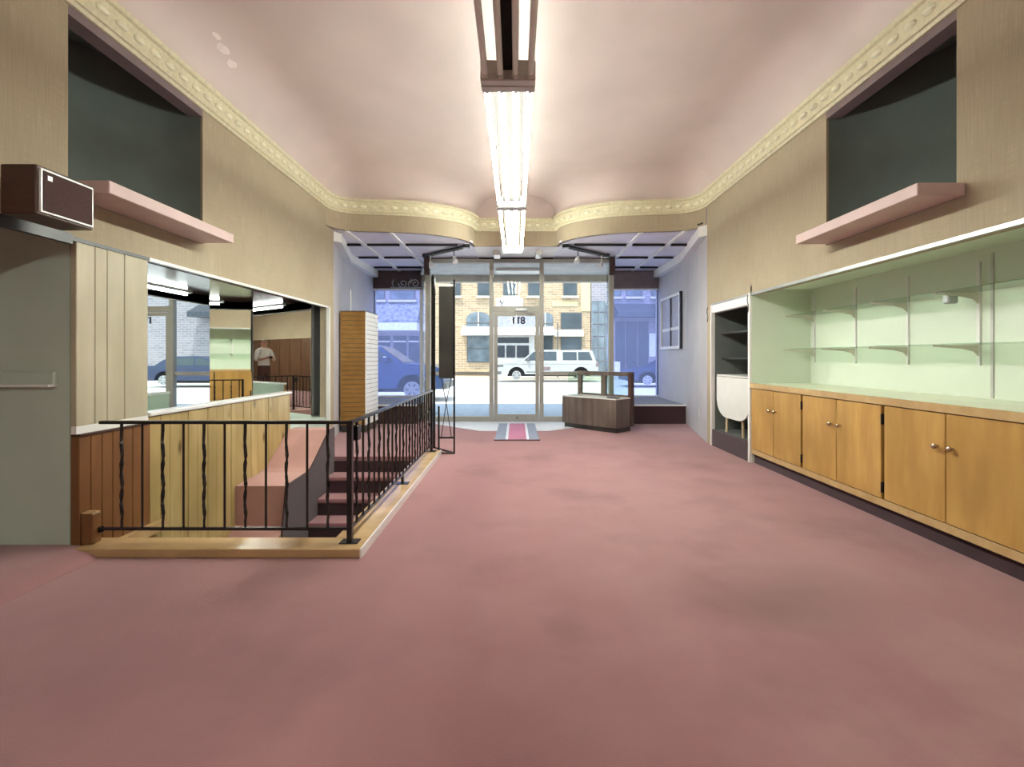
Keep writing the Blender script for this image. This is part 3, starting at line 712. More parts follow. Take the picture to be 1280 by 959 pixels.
B().box(-XW-0.21, -XW-0.13, 3.75, 6.22, 2.08, 2.10).build('batten', 'white_paint', va)
for k in range(2): B().tube([(-XW-0.17, 3.78+k*1.21, 2.06), (-XW-0.17, 4.95+k*1.21, 2.06)], 0.015, 8).build('tube', 'valance_lit_left', va)
P = [((-3.6, 3.67), (-3.6, 5.64)), ((-4.02, 6.3), (-3.70, 6.744)), ((-3.695, 6.747), (-3.03, 7.086)), ((-3.027, 7.092), (-3.027, 7.62))]
labs = ['long flat mirror reflecting the shop door', 'angled mirror pane reflecting the birch cabinets', 'angled mirror pane reflecting the photographer', 'narrow mirror pane next to the slatwall tower']
for i in range(4):
    (x0, y0), (x1, y1) = P[i]; dv = Vector((x1-x0, y1-y0)).normalized(); nv = Vector((-dv.y, dv.x))*0.012
    poly = [(x0, y0), (x1, y1), (x1+nv.x, y1+nv.y), (x0+nv.x, y0+nv.y)]
    single(B().prism(poly, 'z', 0.36, 2.10), 'mirror_pane', 'mirror', labs[i], 'mirror', 'mirror panes of the alcove')
B().box(-XW-0.02, -XW+0.03, 7.13, 7.16, 0.30, HZ).build('mirror_edge', 'white_gloss', wall_left)
B().prism([(-3.62, 5.645), (-4.04, 6.30), (-4.06, 6.29), (-3.64, 5.635)], 'z', 0.36, 2.1).build('mirror_filler', 'stucco_white', so)

# ------------------------------------------------------------------ stairwell
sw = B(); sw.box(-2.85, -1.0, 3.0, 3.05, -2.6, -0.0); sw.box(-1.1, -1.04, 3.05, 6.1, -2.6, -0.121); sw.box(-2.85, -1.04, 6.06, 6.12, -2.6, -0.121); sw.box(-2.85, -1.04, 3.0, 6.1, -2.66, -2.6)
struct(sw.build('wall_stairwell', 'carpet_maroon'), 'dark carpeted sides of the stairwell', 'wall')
st = struct(bpy.data.objects.new('stairs', None), 'maroon carpeted stairs going down to the basement', 'stairs'); C.objects.link(st); st.location = (-1.7, 5.0, -1.5)
for k in range(11):
    y = 6.04-0.25*(k+1); z = -0.19*(k+1)
    if y < 3.1: break
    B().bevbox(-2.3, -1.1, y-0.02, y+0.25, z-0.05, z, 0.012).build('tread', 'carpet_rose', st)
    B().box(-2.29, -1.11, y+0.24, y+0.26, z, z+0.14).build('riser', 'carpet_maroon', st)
t = thing('stair_ledge', 'pink carpeted ledge sloping along the stairwell planks', 'ledge', (-2.55, 5.2, -1.2))
pts = [(4.78, -0.03), (5.25, -0.005), (5.36, 0.02), (5.44, 0.07), (5.88, 0.36), (6.05, 0.37), (6.05, -0.75), (4.78, -0.75)]
B().prism(pts, 'x', -2.795, -2.3).build('upper_ledge', 'carpet_pink', t)
B().prism([(4.785, -0.42), (4.785, -1.4), (3.2, -2.2), (3.2, -1.25)], 'x', -2.795, -2.3).build('lower_slope', 'carpet_pink', t)
B().prism([(y+0.0, z+0.003) for y, z in pts[:6]]+[(6.05, -0.9), (4.7, -1.3), (4.7, -0.45)], 'x', -2.3, -2.285).build('stringer_face', 'carpet_maroon', t)
cu = thing('stair_curb', 'varnished oak curb framing the stairwell opening', 'curb', (-1.9, 3.1, 0))
B().bevbox(-2.76, -0.97, 2.99, 3.19, 0, 0.055, 0.006).build('front_board', 'oak_curb', cu)
B().bevbox(-1.20, -0.97, 3.19, 6.2, 0, 0.055, 0.006).build('side_board', 'oak_curb', cu)
B().box(-0.972, -0.962, 2.985, 6.2, 0, 0.058).build('edge_strip', 'white_gloss', cu)
B().bevbox(-2.775, -2.70, 3.06, 3.13, 0.056, 0.25, 0.006).build('newel_block', 'plank_brown', cu)
B().box(-2.775, -2.705, 3.065, 3.125, 0.25, 0.256).build('newel_top', 'oak_curb', cu)
B().box(-2.778, -2.72, 3.19, 3.75, -0.08, -0.01).build('wall_board', 'oak_curb', pw)

# railing
ra = thing('stair_railing', 'black wrought iron railing round the stairwell', 'railing', (-1.07, 3.11, 0))
YR, XRr = 3.11, -1.075
def wavy(x, y, z0, z1, tw):
    # square bar; a twisted bar swells along its length
    if not tw: return B().tube([(x, y, z0), (x, y, z1)], 0.0085, 4)
    pts = []; rad = []; n = 27
    for k in range(n):
        q = k/(n-1); pts.append((x, y, z0+(z1-z0)*q))
        e = 1 if 0.12 < q < 0.88 else 0
        rad.append(0.009+e*0.003*math.sin(q*n*1.25)**2)
    b = B(); b.tube(pts, 0, 4, True, rad); m = len(b.v)//4
    for i in range(m):
        q = i/(m-1); a = (min(max(q, .12), .88)-.12)*11
        for j in range(4):
            vx, vy, vz = b.v[i*4+j]; dx, dy = vx-x, vy-y
            ox = 0.003*math.cos(a*2) if 0.1 < q < 0.9 else 0
            b.v[i*4+j] = (x+ox+dx*math.cos(a)-dy*math.sin(a), y+dx*math.sin(a)+dy*math.cos(a), vz)
    return b
B().box(-2.69, XRr+0.02, YR-0.016, YR+0.016, 0.82, 0.84).build('top_rail', 'iron', ra)
B().box(-2.69, XRr, YR-0.009, YR+0.009, 0.132, 0.15).build('bottom_rail', 'iron', ra)
B().box(XRr-0.016, XRr+0.016, YR, 6.12, 0.82, 0.84).build('top_rail', 'iron', ra)
B().box(XRr-0.009, XRr+0.009, YR, 6.1, 0.132, 0.15).build('bottom_rail', 'iron', ra)
i = 0; x = XRr-0.145
while x > -2.62:
    wavy(x, YR, 0.14, 0.825, i % 2 == 0).build('baluster', 'iron', ra); x -= 0.1335; i += 1
y = YR+0.13; i = 0
while y < 6.05:
    wavy(XRr, y, 0.14, 0.825, i % 2 == 0).build('baluster', 'iron', ra); y += 0.1335; i += 1
for y in (YR, 4.55, 6.1):
    if y == 4.55: B().box(XRr-0.012, XRr+0.012, y-0.012, y+0.012, 0.055, 0.14).build('post', 'iron', ra)
    else: B().box(XRr-0.017, XRr+0.017, y-0.017, y+0.017, 0.055, 0.835).build('post', 'iron', ra)
    B().bevbox(XRr-0.06, XRr+0.06, y-0.04, y+0.04, 0.055, 0.062, 0.002).build('foot_plate', 'iron', ra)
B().bevbox(XRr-0.008, XRr+0.03, YR+0.06, YR+0.13, 0.70, 0.80, 0.004).build('tag_plate', 'iron', ra)
B().box(-2.74, -2.68, YR-0.012, YR+0.012, 0.12, 0.155).build('wall_bracket', 'iron', ra)

# black folding display rack at the end of the railing
t = thing('display_rack', 'tall narrow black folding rack with a dark hanging panel', 'rack', (-0.9, 6.4, 0))
YA, YBk = 6.22, 6.62
for (x, y, z1) in ((-0.80, YA, 2.26), (-1.14, YBk, 2.30)): B().box(x-(0.011 if z1 < 2.28 else 0.028), x+(0.011 if z1 < 2.28 else 0.028), y-0.011, y+0.011, 0, z1).build('upright', 'iron', t)
for (x, y, z1) in ((-1.0, YA, 0.62), ): B().box(x-0.011, x+0.011, y-0.011, y+0.011, 0, z1).build('upright', 'iron', t)
B().box(-1.0, -0.8, YA-0.01, YA+0.01, 0, 0.022).build('foot_bar', 'iron', t); B().box(-1.0, -0.8, YA-0.01, YA+0.01, 0.20, 0.222).build('cross_bar', 'iron', t)
B().tube([(-0.80, YA, 0.011), (-1.14, YBk, 0.011)], 0.011, 4).build('foot_bar', 'iron', t)
B().tube([(-1.155, YBk, 2.26), (-1.155, YBk-0.01, 2.34), (-1.14, YBk-0.03, 2.38), (-1.12, YBk-0.05, 2.34), (-1.11, YBk-0.06, 2.1)], 0.014, 8).build('top_hook', 'iron', t, True)
B().bevbox(-1.0, -0.80, YA+0.0, YA+0.03, 0.98, 2.17, 0.004).build('hanging_panel', 'panel_dark', t)
B().box(-1.01, -0.79, YA-0.005, YA+0.035, 2.17, 2.20).build('panel_clip', 'white_gloss', t)
for x0, x1 in ((-0.97, -0.84), (-0.84, -0.97)):
    B().tube([(x0, YA+0.012, 0.98), ((x0+x1)/2, YA+0.012, 0.66), (x1, YA+0.012, 0.222)], 0.006, 5).build('brace_wire', 'dark_steel', t)

# slatwall tower
t = thing('slatwall_tower', 'oak slatwall display tower with a white slotted side', 'display tower', (-2.8, 8.35, 0))
X0, X1, YS0, YS1 = -2.93, -2.50, 8.0, 8.70
B().box(X0+0.02, X1-0.02, YS0+0.03, YS1-0.02, 0, 0.12).build('base', 'panel_dark', t)
B().box(X0+0.012, X1-0.012, YS0+0.012, YS1-0.01, 0.12, 2.02).build('core', 'panel_dark', t)
B().box(X0, X1, YS0, YS1, 2.02, 2.03).build('top_cap', 'panel_dark', t)
ns = 25; h = 1.90/ns
for k in range(ns):
    z = 0.12+k*h
    B().box(X0, X1-0.012, YS0, YS0+0.014, z+0.004, z+h-0.004).build('slat', 'slat_oak', t)
    B().box(X1-0.012, X1, YS0+0.016, YS1, z+0.004, z+h-0.004).build('side_slat', 'white_paint', t)
B().box(X1-0.012, X1+0.004, YS0-0.004, YS0+0.016, 0.12, 2.02).build('corner_strip', 'white_paint', t)
single(B().tube([(-2.86, 8.3, 2.03), (-2.86, 8.3, 2.42)], 0.012, 8), 'display_rod', 'white_paint', 'thin white rod standing on top of the slatwall tower', 'rod')

# showcase
sc_o = thing('glass_showcase', 'walnut showcase with sliding glass back near the entrance', 'showcase', (0, 0, 0))
FL = Vector((0.84, 8.70)); FR = Vector((1.64, 7.86)); u = (FR-FL).normalized(); nb_ = Vector((-u.y, u.x)); Ls = (FR-FL).length
def sbox(name, a0, a1, d0, d1, z0, z1, mat, par):
    q = [FL+u*a0+nb_*d0, FL+u*a1+nb_*d0, FL+u*a1+nb_*d1, FL+u*a0+nb_*d1]
    return B().prism([(p.x, p.y) for p in q], 'z', z0, z1).build(name, mat, par)
sbox('plinth', 0.03, Ls-0.02, 0.03, 0.45, 0, 0.08, 'panel_dark', sc_o)
sbox('base_cabinet', 0, Ls, 0, 0.42, 0.08, 0.55, 'walnut', sc_o)
sbox('top_board', -0.005, Ls, -0.005, 0.42, 0.55, 0.57, 'white_gloss', sc_o)
sbox('back_panel', Ls-0.05, Ls+0.02, 0.42, 0.50, 0.08, 1.0, 'speaker_wood', sc_o)
sbox('back_panel', -0.005, Ls-0.05, 0.44, 0.49, 0.08, 0.60, 'walnut', sc_o)
for a0, a1 in ((-0.0, 0.08), (Ls*0.5-0.05, Ls*0.5+0.05)): sbox('stile', a0, a1, 0.44, 0.49, 0.60, 0.93, 'walnut', sc_o)
sbox('top_rail', -0.005, Ls-0.05, 0.43, 0.50, 0.93, 1.0, 'walnut', sc_o)
sbox('sliding_pane', 0.08, Ls*0.5-0.05, 0.46, 0.468, 0.60, 0.93, 'glass_shelf', sc_o); sbox('sliding_pane', Ls*0.5+0.05, Ls-0.05, 0.46, 0.468, 0.60, 0.93, 'glass_shelf', sc_o)
sbox('end_pane', 0.0, 0.006, 0.16, 0.44, 0.57, 0.97, 'glass_shelf', sc_o)
p = FL+u*(Ls-0.16)+nb_*0.12
tr = B(); 
q = [FL+u*(Ls-0.22)+nb_*0.05, FL+u*(Ls-0.02)+nb_*0.05, FL+u*(Ls-0.04)+nb_*0.17, FL+u*(Ls-0.2)+nb_*0.17]
single(tr.prism([(k.x, k.y) for k in q], 'z', 0.571, 0.59), 'display_tray', 'panel_dark', 'small black tray on the showcase top', 'tray')

# entrance vinyl, doormat
struct(B().prism([(-0.62, 8.15), (0.55, 8.15), (1.75, 9.1), (1.75, YD-0.05), (-1.72, YD-0.05), (-1.72, 9.2)], 'z', 0, 0.004).build('floor_entrance', 'vinyl_white'), 'pale vinyl floor inside the shop door', 'floor')
t = thing('doormat', 'striped grey blue and pink doormat inside the door', 'doormat', (0, 8.1, 0.004))
for x0, x1, mt in ((-0.32, -0.16, 'mat_blue'), (-0.16, -0.12, 'vinyl_white'), (-0.12, 0.16, 'mat_pink'), (0.16, 0.20, 'vinyl_white'), (0.20, 0.35, 'mat_blue')):
    B().box(x0, x1, 7.24, 9.0, 0.004, 0.014).build('stripe', mt, t)
B().bevbox(-0.33, 0.36, 7.20, 7.24, 0.001, 0.016, 0.003).build('end_bar', 'mat_edge', t)
# framed picture on the display wall
t = thing('framed_picture', 'large black edged frame with white dividers on lilac wall', 'picture', (3.18, 9.9, 1.43))
B().box(3.185, 3.2, 9.25, 10.5, 1.44, 2.50).build('backing', 'picture_grey', t)
for (a, b, z0, z1, mt) in ((9.22, 9.27, 1.42, 2.53, 'iron'), (9.27, 9.32, 1.44, 2.50, 'white_paint'), (10.46, 10.5, 1.42, 2.53, 'white_paint'), (9.32, 10.46, 1.42, 1.48, 'white_paint'), (9.32, 10.46, 2.47, 2.52, 'white_paint')):
    B().box(3.155, 3.2, a, b, z0, z1).build('frame_bar', mt, t)
B().box(3.165, 3.2, 9.83, 9.87, 1.48, 2.47).build('divider', 'iron', t)
B().box(3.17, 3.19, 9.32, 10.46, 1.80, 1.86).build('label_strip', 'white_paint', t)
t = thing('wall_outlet', 'white socket plate low on the lilac wall', 'socket', (2.9, 7.6, 0.43))
dx, dy = 0.4, 1.97; L = math.hypot(dx, dy); ux, uy = dx/L, dy/L
def obox(name, c, w, d0, d1, z0, z1, mat):
    q = [(c[0]-ux*w-uy*d0, c[1]-uy*w+ux*d0), (c[0]+ux*w-uy*d0, c[1]+uy*w+ux*d0), (c[0]+ux*w-uy*d1, c[1]+uy*w+ux*d1), (c[0]-ux*w-uy*d1, c[1]-uy*w+ux*d1)]
    B().prism(q, 'z', z0, z1).build(name, mat, t)
cpt = (2.8+0.203*0.65, 7.68); obox('plate', cpt, 0.04, 0, 0.008, 0.31, 0.44, 'white_gloss')
obox('outlet', cpt, 0.017, 0.008, 0.011, 0.325, 0.365, 'stone_pale'); obox('outlet', cpt, 0.017, 0.008, 0.011, 0.385, 0.425, 'stone_pale')

# ------------------------------------------------------------------ fluorescent fixtures
ZT = 3.0
def fixture(y0, y1, lit, label):
    t = thing('fluorescent_fixture', label, 'ceiling light', (-0.05, (y0+y1)/2, ZT), 'row of fluorescent fixtures')
    xc = -0.05; w = 0.10 if lit else 0.035
    B().box(xc-w, xc+w, y0+0.1, y1-0.03, ZT+0.035, ZT+0.10).build('housing', 'fixture_dark', t)
    for yy in (y0, y1-0.06):
        B().bevbox(xc-0.172, xc+0.172, yy, yy+0.06, ZT-0.03, ZT+0.10, 0.006).build('end_cap', 'fixture_grey', t)
    for k in (-0.14, -0.047, 0.047, 0.14):
        tb = B().tube([(xc+k, y0+0.09, ZT), (xc+k, y1-0.09, ZT)], 0.019, 10).build('tube', 'tube_lit' if lit else 'tube_off', t, True)
        for yy, s in ((y0+0.06, 1), (y1-0.06, -1)):
            B().lathe([(0.026, 0), (0.026, 0.03), (0.012, 0.04)], (xc+k, yy, ZT), (0, s, 0), 6).build('socket', 'fixture_grey', tb)
    for yy in (y0+0.35, y1-0.35):
        B().tube([(xc, yy, ZT+0.10), (xc, yy, ZCEIL)], 0.008, 6).build('stem', 'white_paint', t)
fixture(0.62, 3.04, False, 'unlit four-tube fluorescent fixture on the pink ceiling')
fixture(3.05, 5.55, True, 'lit four-tube fixture next to the unlit one')
fixture(5.56, 7.98, True, 'lit four-tube fixture closest to the shop door')
fixture(-3.6, -1.1, True, 'added unseen four-tube fill fixture behind the photographer')  # unseen fixture added as fill light from behind the camera
fixture(-6.2, -3.7, True, 'added unseen four-tube fill fixture over the brown rear panels')  # second unseen fixture, added to brighten surfaces that face the rear

# ------------------------------------------------------------------ street
ST = -0.12
gr = B(); gr.box(-60, 60, 13.0, 75, ST-0.1, ST); struct(gr.build('road', 'asphalt'), 'sunlit asphalt street outside the shop', 'street')
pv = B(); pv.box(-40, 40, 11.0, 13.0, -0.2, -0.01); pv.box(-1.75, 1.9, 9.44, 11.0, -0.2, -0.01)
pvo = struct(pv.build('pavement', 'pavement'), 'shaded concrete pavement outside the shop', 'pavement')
B().box(-40, 40, 13.0, 13.15, -0.2, -0.005).build('kerb', 'stone_pale', pvo)
fp = B(); fp.box(-50, 50, 29.3, 31.2, ST-0.1, 0.03); struct(fp.build('pavement_far', 'stone_pale'), 'pale pavement across the street', 'pavement')
def building(name, label, x0, x1, h, mat, y=31.0):
    t = thing(name, label, 'building', ((x0+x1)/2, y, 0))
    B().box(x0, x1, y, y+9, ST, h).build('wall', mat, t)
    B().bevbox(x0-0.05, x1+0.05, y-0.25, y+0.2, h, h+0.35, 0.03).build('cornice', 'stone_pale', t)
    return t
def win(t, x0, x1, z0, z1, y=31.0, glassm='window_glass', sill=True, mull=True):
    w = B().box(x0-0.06, x1+0.06, y-0.05, y+0.02, z0-0.06, z1+0.06).build('window', 'trim_grey', t)
    B().box(x0, x1, y-0.07, y-0.04, z0, z1).build('pane', glassm, w)
    if mull: B().box(x0, x1, y-0.09, y-0.05, (z0+z1)/2-0.03, (z0+z1)/2+0.03).build('mullion', 'trim_grey', w)
    if sill: B().box(x0-0.15, x1+0.15, y-0.2, y, z0-0.2, z0-0.06).build('sill', 'stone_pale', t)
def archwin(t, x0, x1, z0, z1, y=31.0):
    r = (x1-x0)/2; xc = (x0+x1)/2
    pts = [(x0, z0), (x1, z0)]+[(xc+r*math.cos(PI*k/10), z1-r*0.6+r*0.6*math.sin(PI*k/10)) for k in range(11)]
    w = B().prism(pts, 'y', y-0.06, y+0.02).build('arch_window', 'window_pale', t)
    B().box(xc-0.04, xc+0.04, y-0.09, y-0.05, z0, z1).build('mullion', 'stone_pale', w)
    B().box(x0, x1, y-0.09, y-0.05, z1-0.75, z1-0.68).build('mullion', 'trim_grey', w)
PXM = 600/31.0
def bx(px): return (px-645)/PXM
def bz(py): return 1.25+(447-py)/PXM
t = building('brick_building', 'yellow brick building with arched windows across the street', bx(528), bx(738), 9.2, 'brick_yellow')
for a, b in ((564, 575), (598, 612), (630, 645), (661, 676), (705, 720)):
    win(t, bx(a), bx(b), bz(369), bz(340)); win(t, bx(a), bx(b), bz(320), bz(300))
archwin(t, bx(583), bx(613), bz(412), bz(390)); archwin(t, bx(672), bx(691), bz(412), bz(391))
win(t, bx(702), bx(726), bz(411), bz(392), mull=False); win(t, bx(702), bx(726), bz(448), bz(422), sill=False, mull=False)
win(t, bx(678), bx(690), bz(448), bz(420), sill=False, mull=False); win(t, bx(585), bx(612), bz(452), bz(420), glassm='window_pale', sill=False)
B().prism([(31.0, bz(408)), (30.1, bz(416)), (30.1, bz(420)), (31.0, bz(419))], 'x', bx(578), bx(692)).build('awning', 'stucco_white', t)
B().prism([(31.0, bz(412)), (30.7, bz(416)), (30.7, bz(421)), (31.0, bz(421))], 'x', bx(692), bx(729)).build('ledge', 'stone_pale', t)
B().box(bx(616), bx(668), 30.9, 31.0, ST, bz(420)).build('shop_surround', 'stucco_white', t)
for a, b, c2, d2 in ((621, 661, 429, 422), (622, 631, 447, 432), (633, 644, 447, 432), (646, 661, 447, 432)):
    B().box(bx(a), bx(b), 30.84, 30.91, bz(c2), bz(d2)).build('shop_pane', 'dark_front', t)
B().box(bx(617), bx(670), 30.85, 30.95, bz(410), bz(394)).build('fascia_board', 'picture_grey', t)
B().box(bx(726), bx(738), 30.93, 31.0, bz(389), bz(330)).build('painted_pier', 'yellow_paint', t)
B().box(bx(690), bx(722), 30.95, 31.0, bz(383), bz(377)).build('painted_band', 'yellow_paint', t)
t2 = thing('shop_sign', 'white sign with a black script emblem on the brick front', 'sign', (bx(637), 30.9, bz(386)))
B().bevbox(bx(620), bx(654), 30.86, 31.0, bz(386), bz(373), 0.01).build('board', 'stucco_white', t2)
sq = B(); X, Z = bx(627), bz(380)
sq.tube([(X-0.1, 30.85, Z+0.25), (X-0.05, 30.85, Z+0.12), (X, 30.85, Z+0.02), (X+0.02, 30.85, Z-0.22)], 0.028, 5); sq.tube([(X, 30.85, Z+0.0), (X+0.12, 30.85, Z+0.1), (X+0.16, 30.85, Z+0.16)], 0.022, 5)
sq.tube([(X-0.15, 30.85, Z+0.14), (X-0.05, 30.85, Z+0.10)], 0.02, 5)
sq.build('emblem', 'black_gap', t2)
sq = B(); sq.tube([(X+0.5, 30.85, Z-0.03), (X+0.56, 30.85, Z+0.04), (X+0.62, 30.85, Z-0.03)], 0.018, 5); sq.tube([(X+0.70, 30.85, Z-0.01), (X+1.05, 30.85, Z+0.0)], 0.015, 5); sq.build('script_line', 'black_gap', t2)
# glazed infill building
t = building('glazed_building', 'narrow building with a blue glass grid front', bx(739), bx(764), 7.2, 'brick_grey')
for i in range(3):
    for j in range(6):
        a = bx(740)+i*0.42; B().box(a, a+0.37, 30.94, 31.01, 0.3+j*0.78, 0.3+j*0.78+0.70).build('window', 'window_pale', t)
# left buildings
t = building('stone_building', 'grey stone building with a shingled canopy', -22, bx(527), 8.4, 'brick_grey')
for a, b in ((440, 455), (468, 480), (489, 518)):
    win(t, bx(a), bx(b), bz(374), bz(352), glassm='window_pale'); win(t, bx(a), bx(b), bz(325), bz(305))
B().prism([(31.0, bz(378)), (29.9, bz(402)), (29.9, bz(405)), (31.0, bz(405))], 'x', bx(400), bx(526)).build('shingled_canopy', 'shingle', t)
B().box(bx(400), bx(526), 29.8, 31.0, bz(414), bz(405)).build('canopy_fascia', 'stucco_white', t)
for a, b in ((472, 488), (492, 508), (511, 524), (440, 466)):
    w = B().box(bx(a), bx(b), 30.93, 31.02, 0.2, bz(420)).build('shop_window', 'dark_front', t)
    B().box(bx(a), bx(b), 30.9, 30.95, bz(428), bz(426)).build('mullion', 'stone_pale', w)
# right building
t = building('canopy_building', 'grey building with a broad dark shop canopy', bx(766), 24, 8.8, 'brick_grey')
for a, b in ((765+3, 775), (784, 802), (815, 832), (850, 870)):
    win(t, bx(a), bx(b), bz(370), bz(350), glassm='window_pale'); win(t, bx(a), bx(b), bz(325), bz(305))
B().prism([(31.0, bz(380)), (29.7, bz(392)), (29.7, bz(398)), (31.0, bz(398))], 'x', bx(767), bx(900)).build('canopy', 'dark_front', t)
for a, b in ((769, 781), (783, 796), (798, 810), (822, 850)):
    B().box(bx(a), bx(b), 30.93, 31.02, 0.2, bz(402)).build('shop_window', 'dark_front', t)
B().box(bx(811), bx(821), 30.9, 31.02, bz(446), bz(417)).build('white_poster', 'stucco_white', t)
single(B().bevbox(bx(765), bx(772), 30.2, 30.6, 0.03, bz(452), 0.03), 'litter_bin', 'stucco_white', 'white box standing on the far pavement', 'box')
single(B().tube([(bx(700)*0.9, 29.5, 0.03), (bx(700)*0.9, 29.5, 3.4)], 0.04, 8), 'sign_post', 'trim_grey', 'thin grey pole behind the white pickup', 'pole')

# vehicles: local x forward, y width, z up
def vehicle(name, label, cat, loc, rz, body, cabin, wheels, wr_, hw, paint, glassp, extras):
    t = thing(name, label, cat, (0, 0, 0))
    def loft(poly, f, mat, nm, par, inset=None):
        n_ = len(poly); vs = [(x, -f(z), z) for x, z in poly]+[(x, f(z), z) for x, z in poly]
        return B().add(vs, [tuple(range(n_)), tuple(range(2*n_-1, n_-1, -1))]+[(i, i+n_, (i+1) % n_+n_, (i+1) % n_) for i in range(n_)]).build(nm, mat, par)
    # lower body outline with wheel arches
    bot = body[0]; low = bot[0][1]; pts = [bot[0]]
    for wx in sorted(wheels, reverse=bot[0][0] > bot[1][0]):
        s = -1 if bot[0][0] > bot[1][0] else 1; r = wr_*1.2
        a0 = math.asin(max(-1, min(1, (low-wr_)/r)))
        for k in range(9):
            a = (PI-a0)+(a0-(PI-a0))*k/8
            pts.append((wx+s*r*math.cos(a), wr_+r*math.sin(a)))
    pts.append(bot[1]); pts += body[1]
    bw = lambda z: hw-0.05*max(0, (0.75-z))*0.5-0.04*max(0, z-0.85)
    loft(pts, bw, paint, 'body', t)
    cw = lambda z: hw-0.06-0.20*max(0, z-cabin[0][1])
    loft(cabin, cw, paint, 'cabin', t)
    for g in glassp:
        n_ = len(g)
        for s in (-1, 1):
            vs = [(x, s*(cw(z)+0.008), z) for x, z in g]+[(x, s*(cw(z)-0.02), z) for x, z in g]
            B().add(vs, [tuple(range(n_)), tuple(range(2*n_-1, n_-1, -1))]+[(i, i+n_, (i+1) % n_+n_, (i+1) % n_) for i in range(n_)]).build('side_window', 'car_glass', t)
    B().box(min(wheels)-wr_*1.3, max(wheels)+wr_*1.3, -hw+0.28, hw-0.28, low-0.12, wr_*2.15).build('underbody', 'tyre', t)
    for wx in wheels:
        for s in (-1, 1):
            wh = B().lathe([(wr_*0.62, -0.10), (wr_*0.97, -0.10), (wr_, -0.07), (wr_, 0.07), (wr_*0.97, 0.10), (wr_*0.62, 0.10)], (wx, s*(hw-0.12), wr_), (0, 1, 0), 22).build('tyre', 'tyre', t, True)
            rim = B().lathe([(wr_*0.64, 0), (wr_*0.64, 0.03), (wr_*0.55, 0.01), (wr_*0.2, 0.012), (wr_*0.18, 0.03), (0.001, 0.03)], (wx, s*(hw-0.03), wr_), (0, s, 0), 22)
            rim.build('rim', 'steel', wh, True)
            for k in range(6):
                a = k*PI/3; c_, s_ = math.cos(a), math.sin(a); q = B()
                q.tube([(wx+c_*wr_*0.28, s*(hw-0.012), wr_+s_*wr_*0.28), (wx+c_*wr_*0.52, s*(hw-0.012), wr_+s_*wr_*0.52)], wr_*0.07, 5); q.build('rim_slot', 'trim_grey', wh)
    for nm, bxs, mt in extras: B().bevbox(*bxs, 0.02).build(nm, mt, t)
    t.location = loc; t.rotation_euler = (0, 0, rz)
    return t
# white pickup with a bed cap, nose to the left
body = ([(-2.75, 0.45), (2.75, 0.42)], [(2.82, 0.55), (2.80, 0.95), (2.6, 1.06), (1.45, 1.14), (-2.72, 1.14), (-2.80, 0.95), (-2.80, 0.5)])
cabin = [(-2.70, 1.12), (1.55, 1.12), (0.72, 1.76), (0.40, 1.80), (-0.62, 1.80), (-0.68, 1.78), (-2.35, 1.80), (-2.5, 1.74)]
vehicle('pickup_truck', 'white pickup truck with a windowed bed cap', 'pickup truck', (1.75, 27.5, ST), PI, body, cabin, [1.72, -1.85], 0.39, 0.95, 'car_white',
        [[(1.3, 1.2), (0.62, 1.2), (0.62, 1.70), (0.76, 1.70)], [(0.52, 1.2), (-0.50, 1.2), (-0.50, 1.70), (0.52, 1.70)], [(-0.85, 1.22), (-1.62, 1.22), (-1.62, 1.68), (-0.85, 1.68)], [(-1.70, 1.22), (-2.5, 1.22), (-2.32, 1.68), (-1.70, 1.68)]],
        [('tail_lamp', (-2.82, -2.66, -0.955, 0.955, 0.86, 1.08), 'lintel_mauve'), ('rear_moulding', (-2.5, 2.4, -0.952, 0.952, 1.0, 1.02), 'steel'), ('front_bumper', (2.55, 2.90, -0.95, 0.95, 0.42, 0.62), 'trim_grey'), ('rear_bumper', (-2.9, -2.7, -0.92, 0.92, 0.45, 0.62), 'steel'), ('headlamp', (2.45, 2.80, -0.97, 0.97, 0.86, 0.98), 'trim_grey'),
         ('side_moulding', (-2.6, 1.2, -0.965, 0.965, 0.55, 0.60), 'trim_grey'), ('door_sign', (-0.15, 0.25, -0.965, 0.965, 0.66, 0.86), 'lintel_mauve'), ('door_mirror', (1.0, 1.15, -1.13, 1.13, 1.2, 1.36), 'trim_grey')])
# blue pickup parked at the kerb, nose to the right
body = ([(-2.6, 0.42), (2.5, 0.40)], [(2.6, 0.55), (2.56, 0.98), (2.3, 1.12), (1.15, 1.20), (-2.6, 1.20), (-2.65, 0.6)])
cabin = [(-1.6, 1.18), (1.35, 1.18), (0.55, 1.72), (0.2, 1.78), (-1.1, 1.76), (-1.5, 1.5)]
gl = [[(1.05, 1.25), (0.1, 1.25), (0.1, 1.70), (0.5, 1.68)], [(0.02, 1.25), (-1.3, 1.25), (-1.15, 1.68), (0.02, 1.70)]]
v1 = vehicle('parked_car', 'blue car parked at the kerb behind the slatwall tower window', 'car', (-4.8, 15.6, ST), 0, body, cabin, [1.62, -1.65], 0.39, 0.95, 'car_blue', gl,
        [('front_bumper', (2.4, 2.68, -0.93, 0.93, 0.40, 0.60), 'trim_grey'), ('door_mirror', (0.75, 0.9, -1.1, 1.1, 1.25, 1.4), 'car_blue')])
ws = B(); ws.add([(1.30, -0.80, 1.21), (1.30, 0.80, 1.21), (0.60, 0.72, 1.70), (0.60, -0.72, 1.70), (1.32, -0.80, 1.22), (1.32, 0.80, 1.22), (0.62, 0.72, 1.71), (0.62, -0.72, 1.71)], [(0,1,2,3),(7,6,5,4),(0,4,5,1),(1,5,6,2),(2,6,7,3),(3,7,4,0)])
w_ = ws.build('windscreen', 'car_glass', None); w_.parent = v1
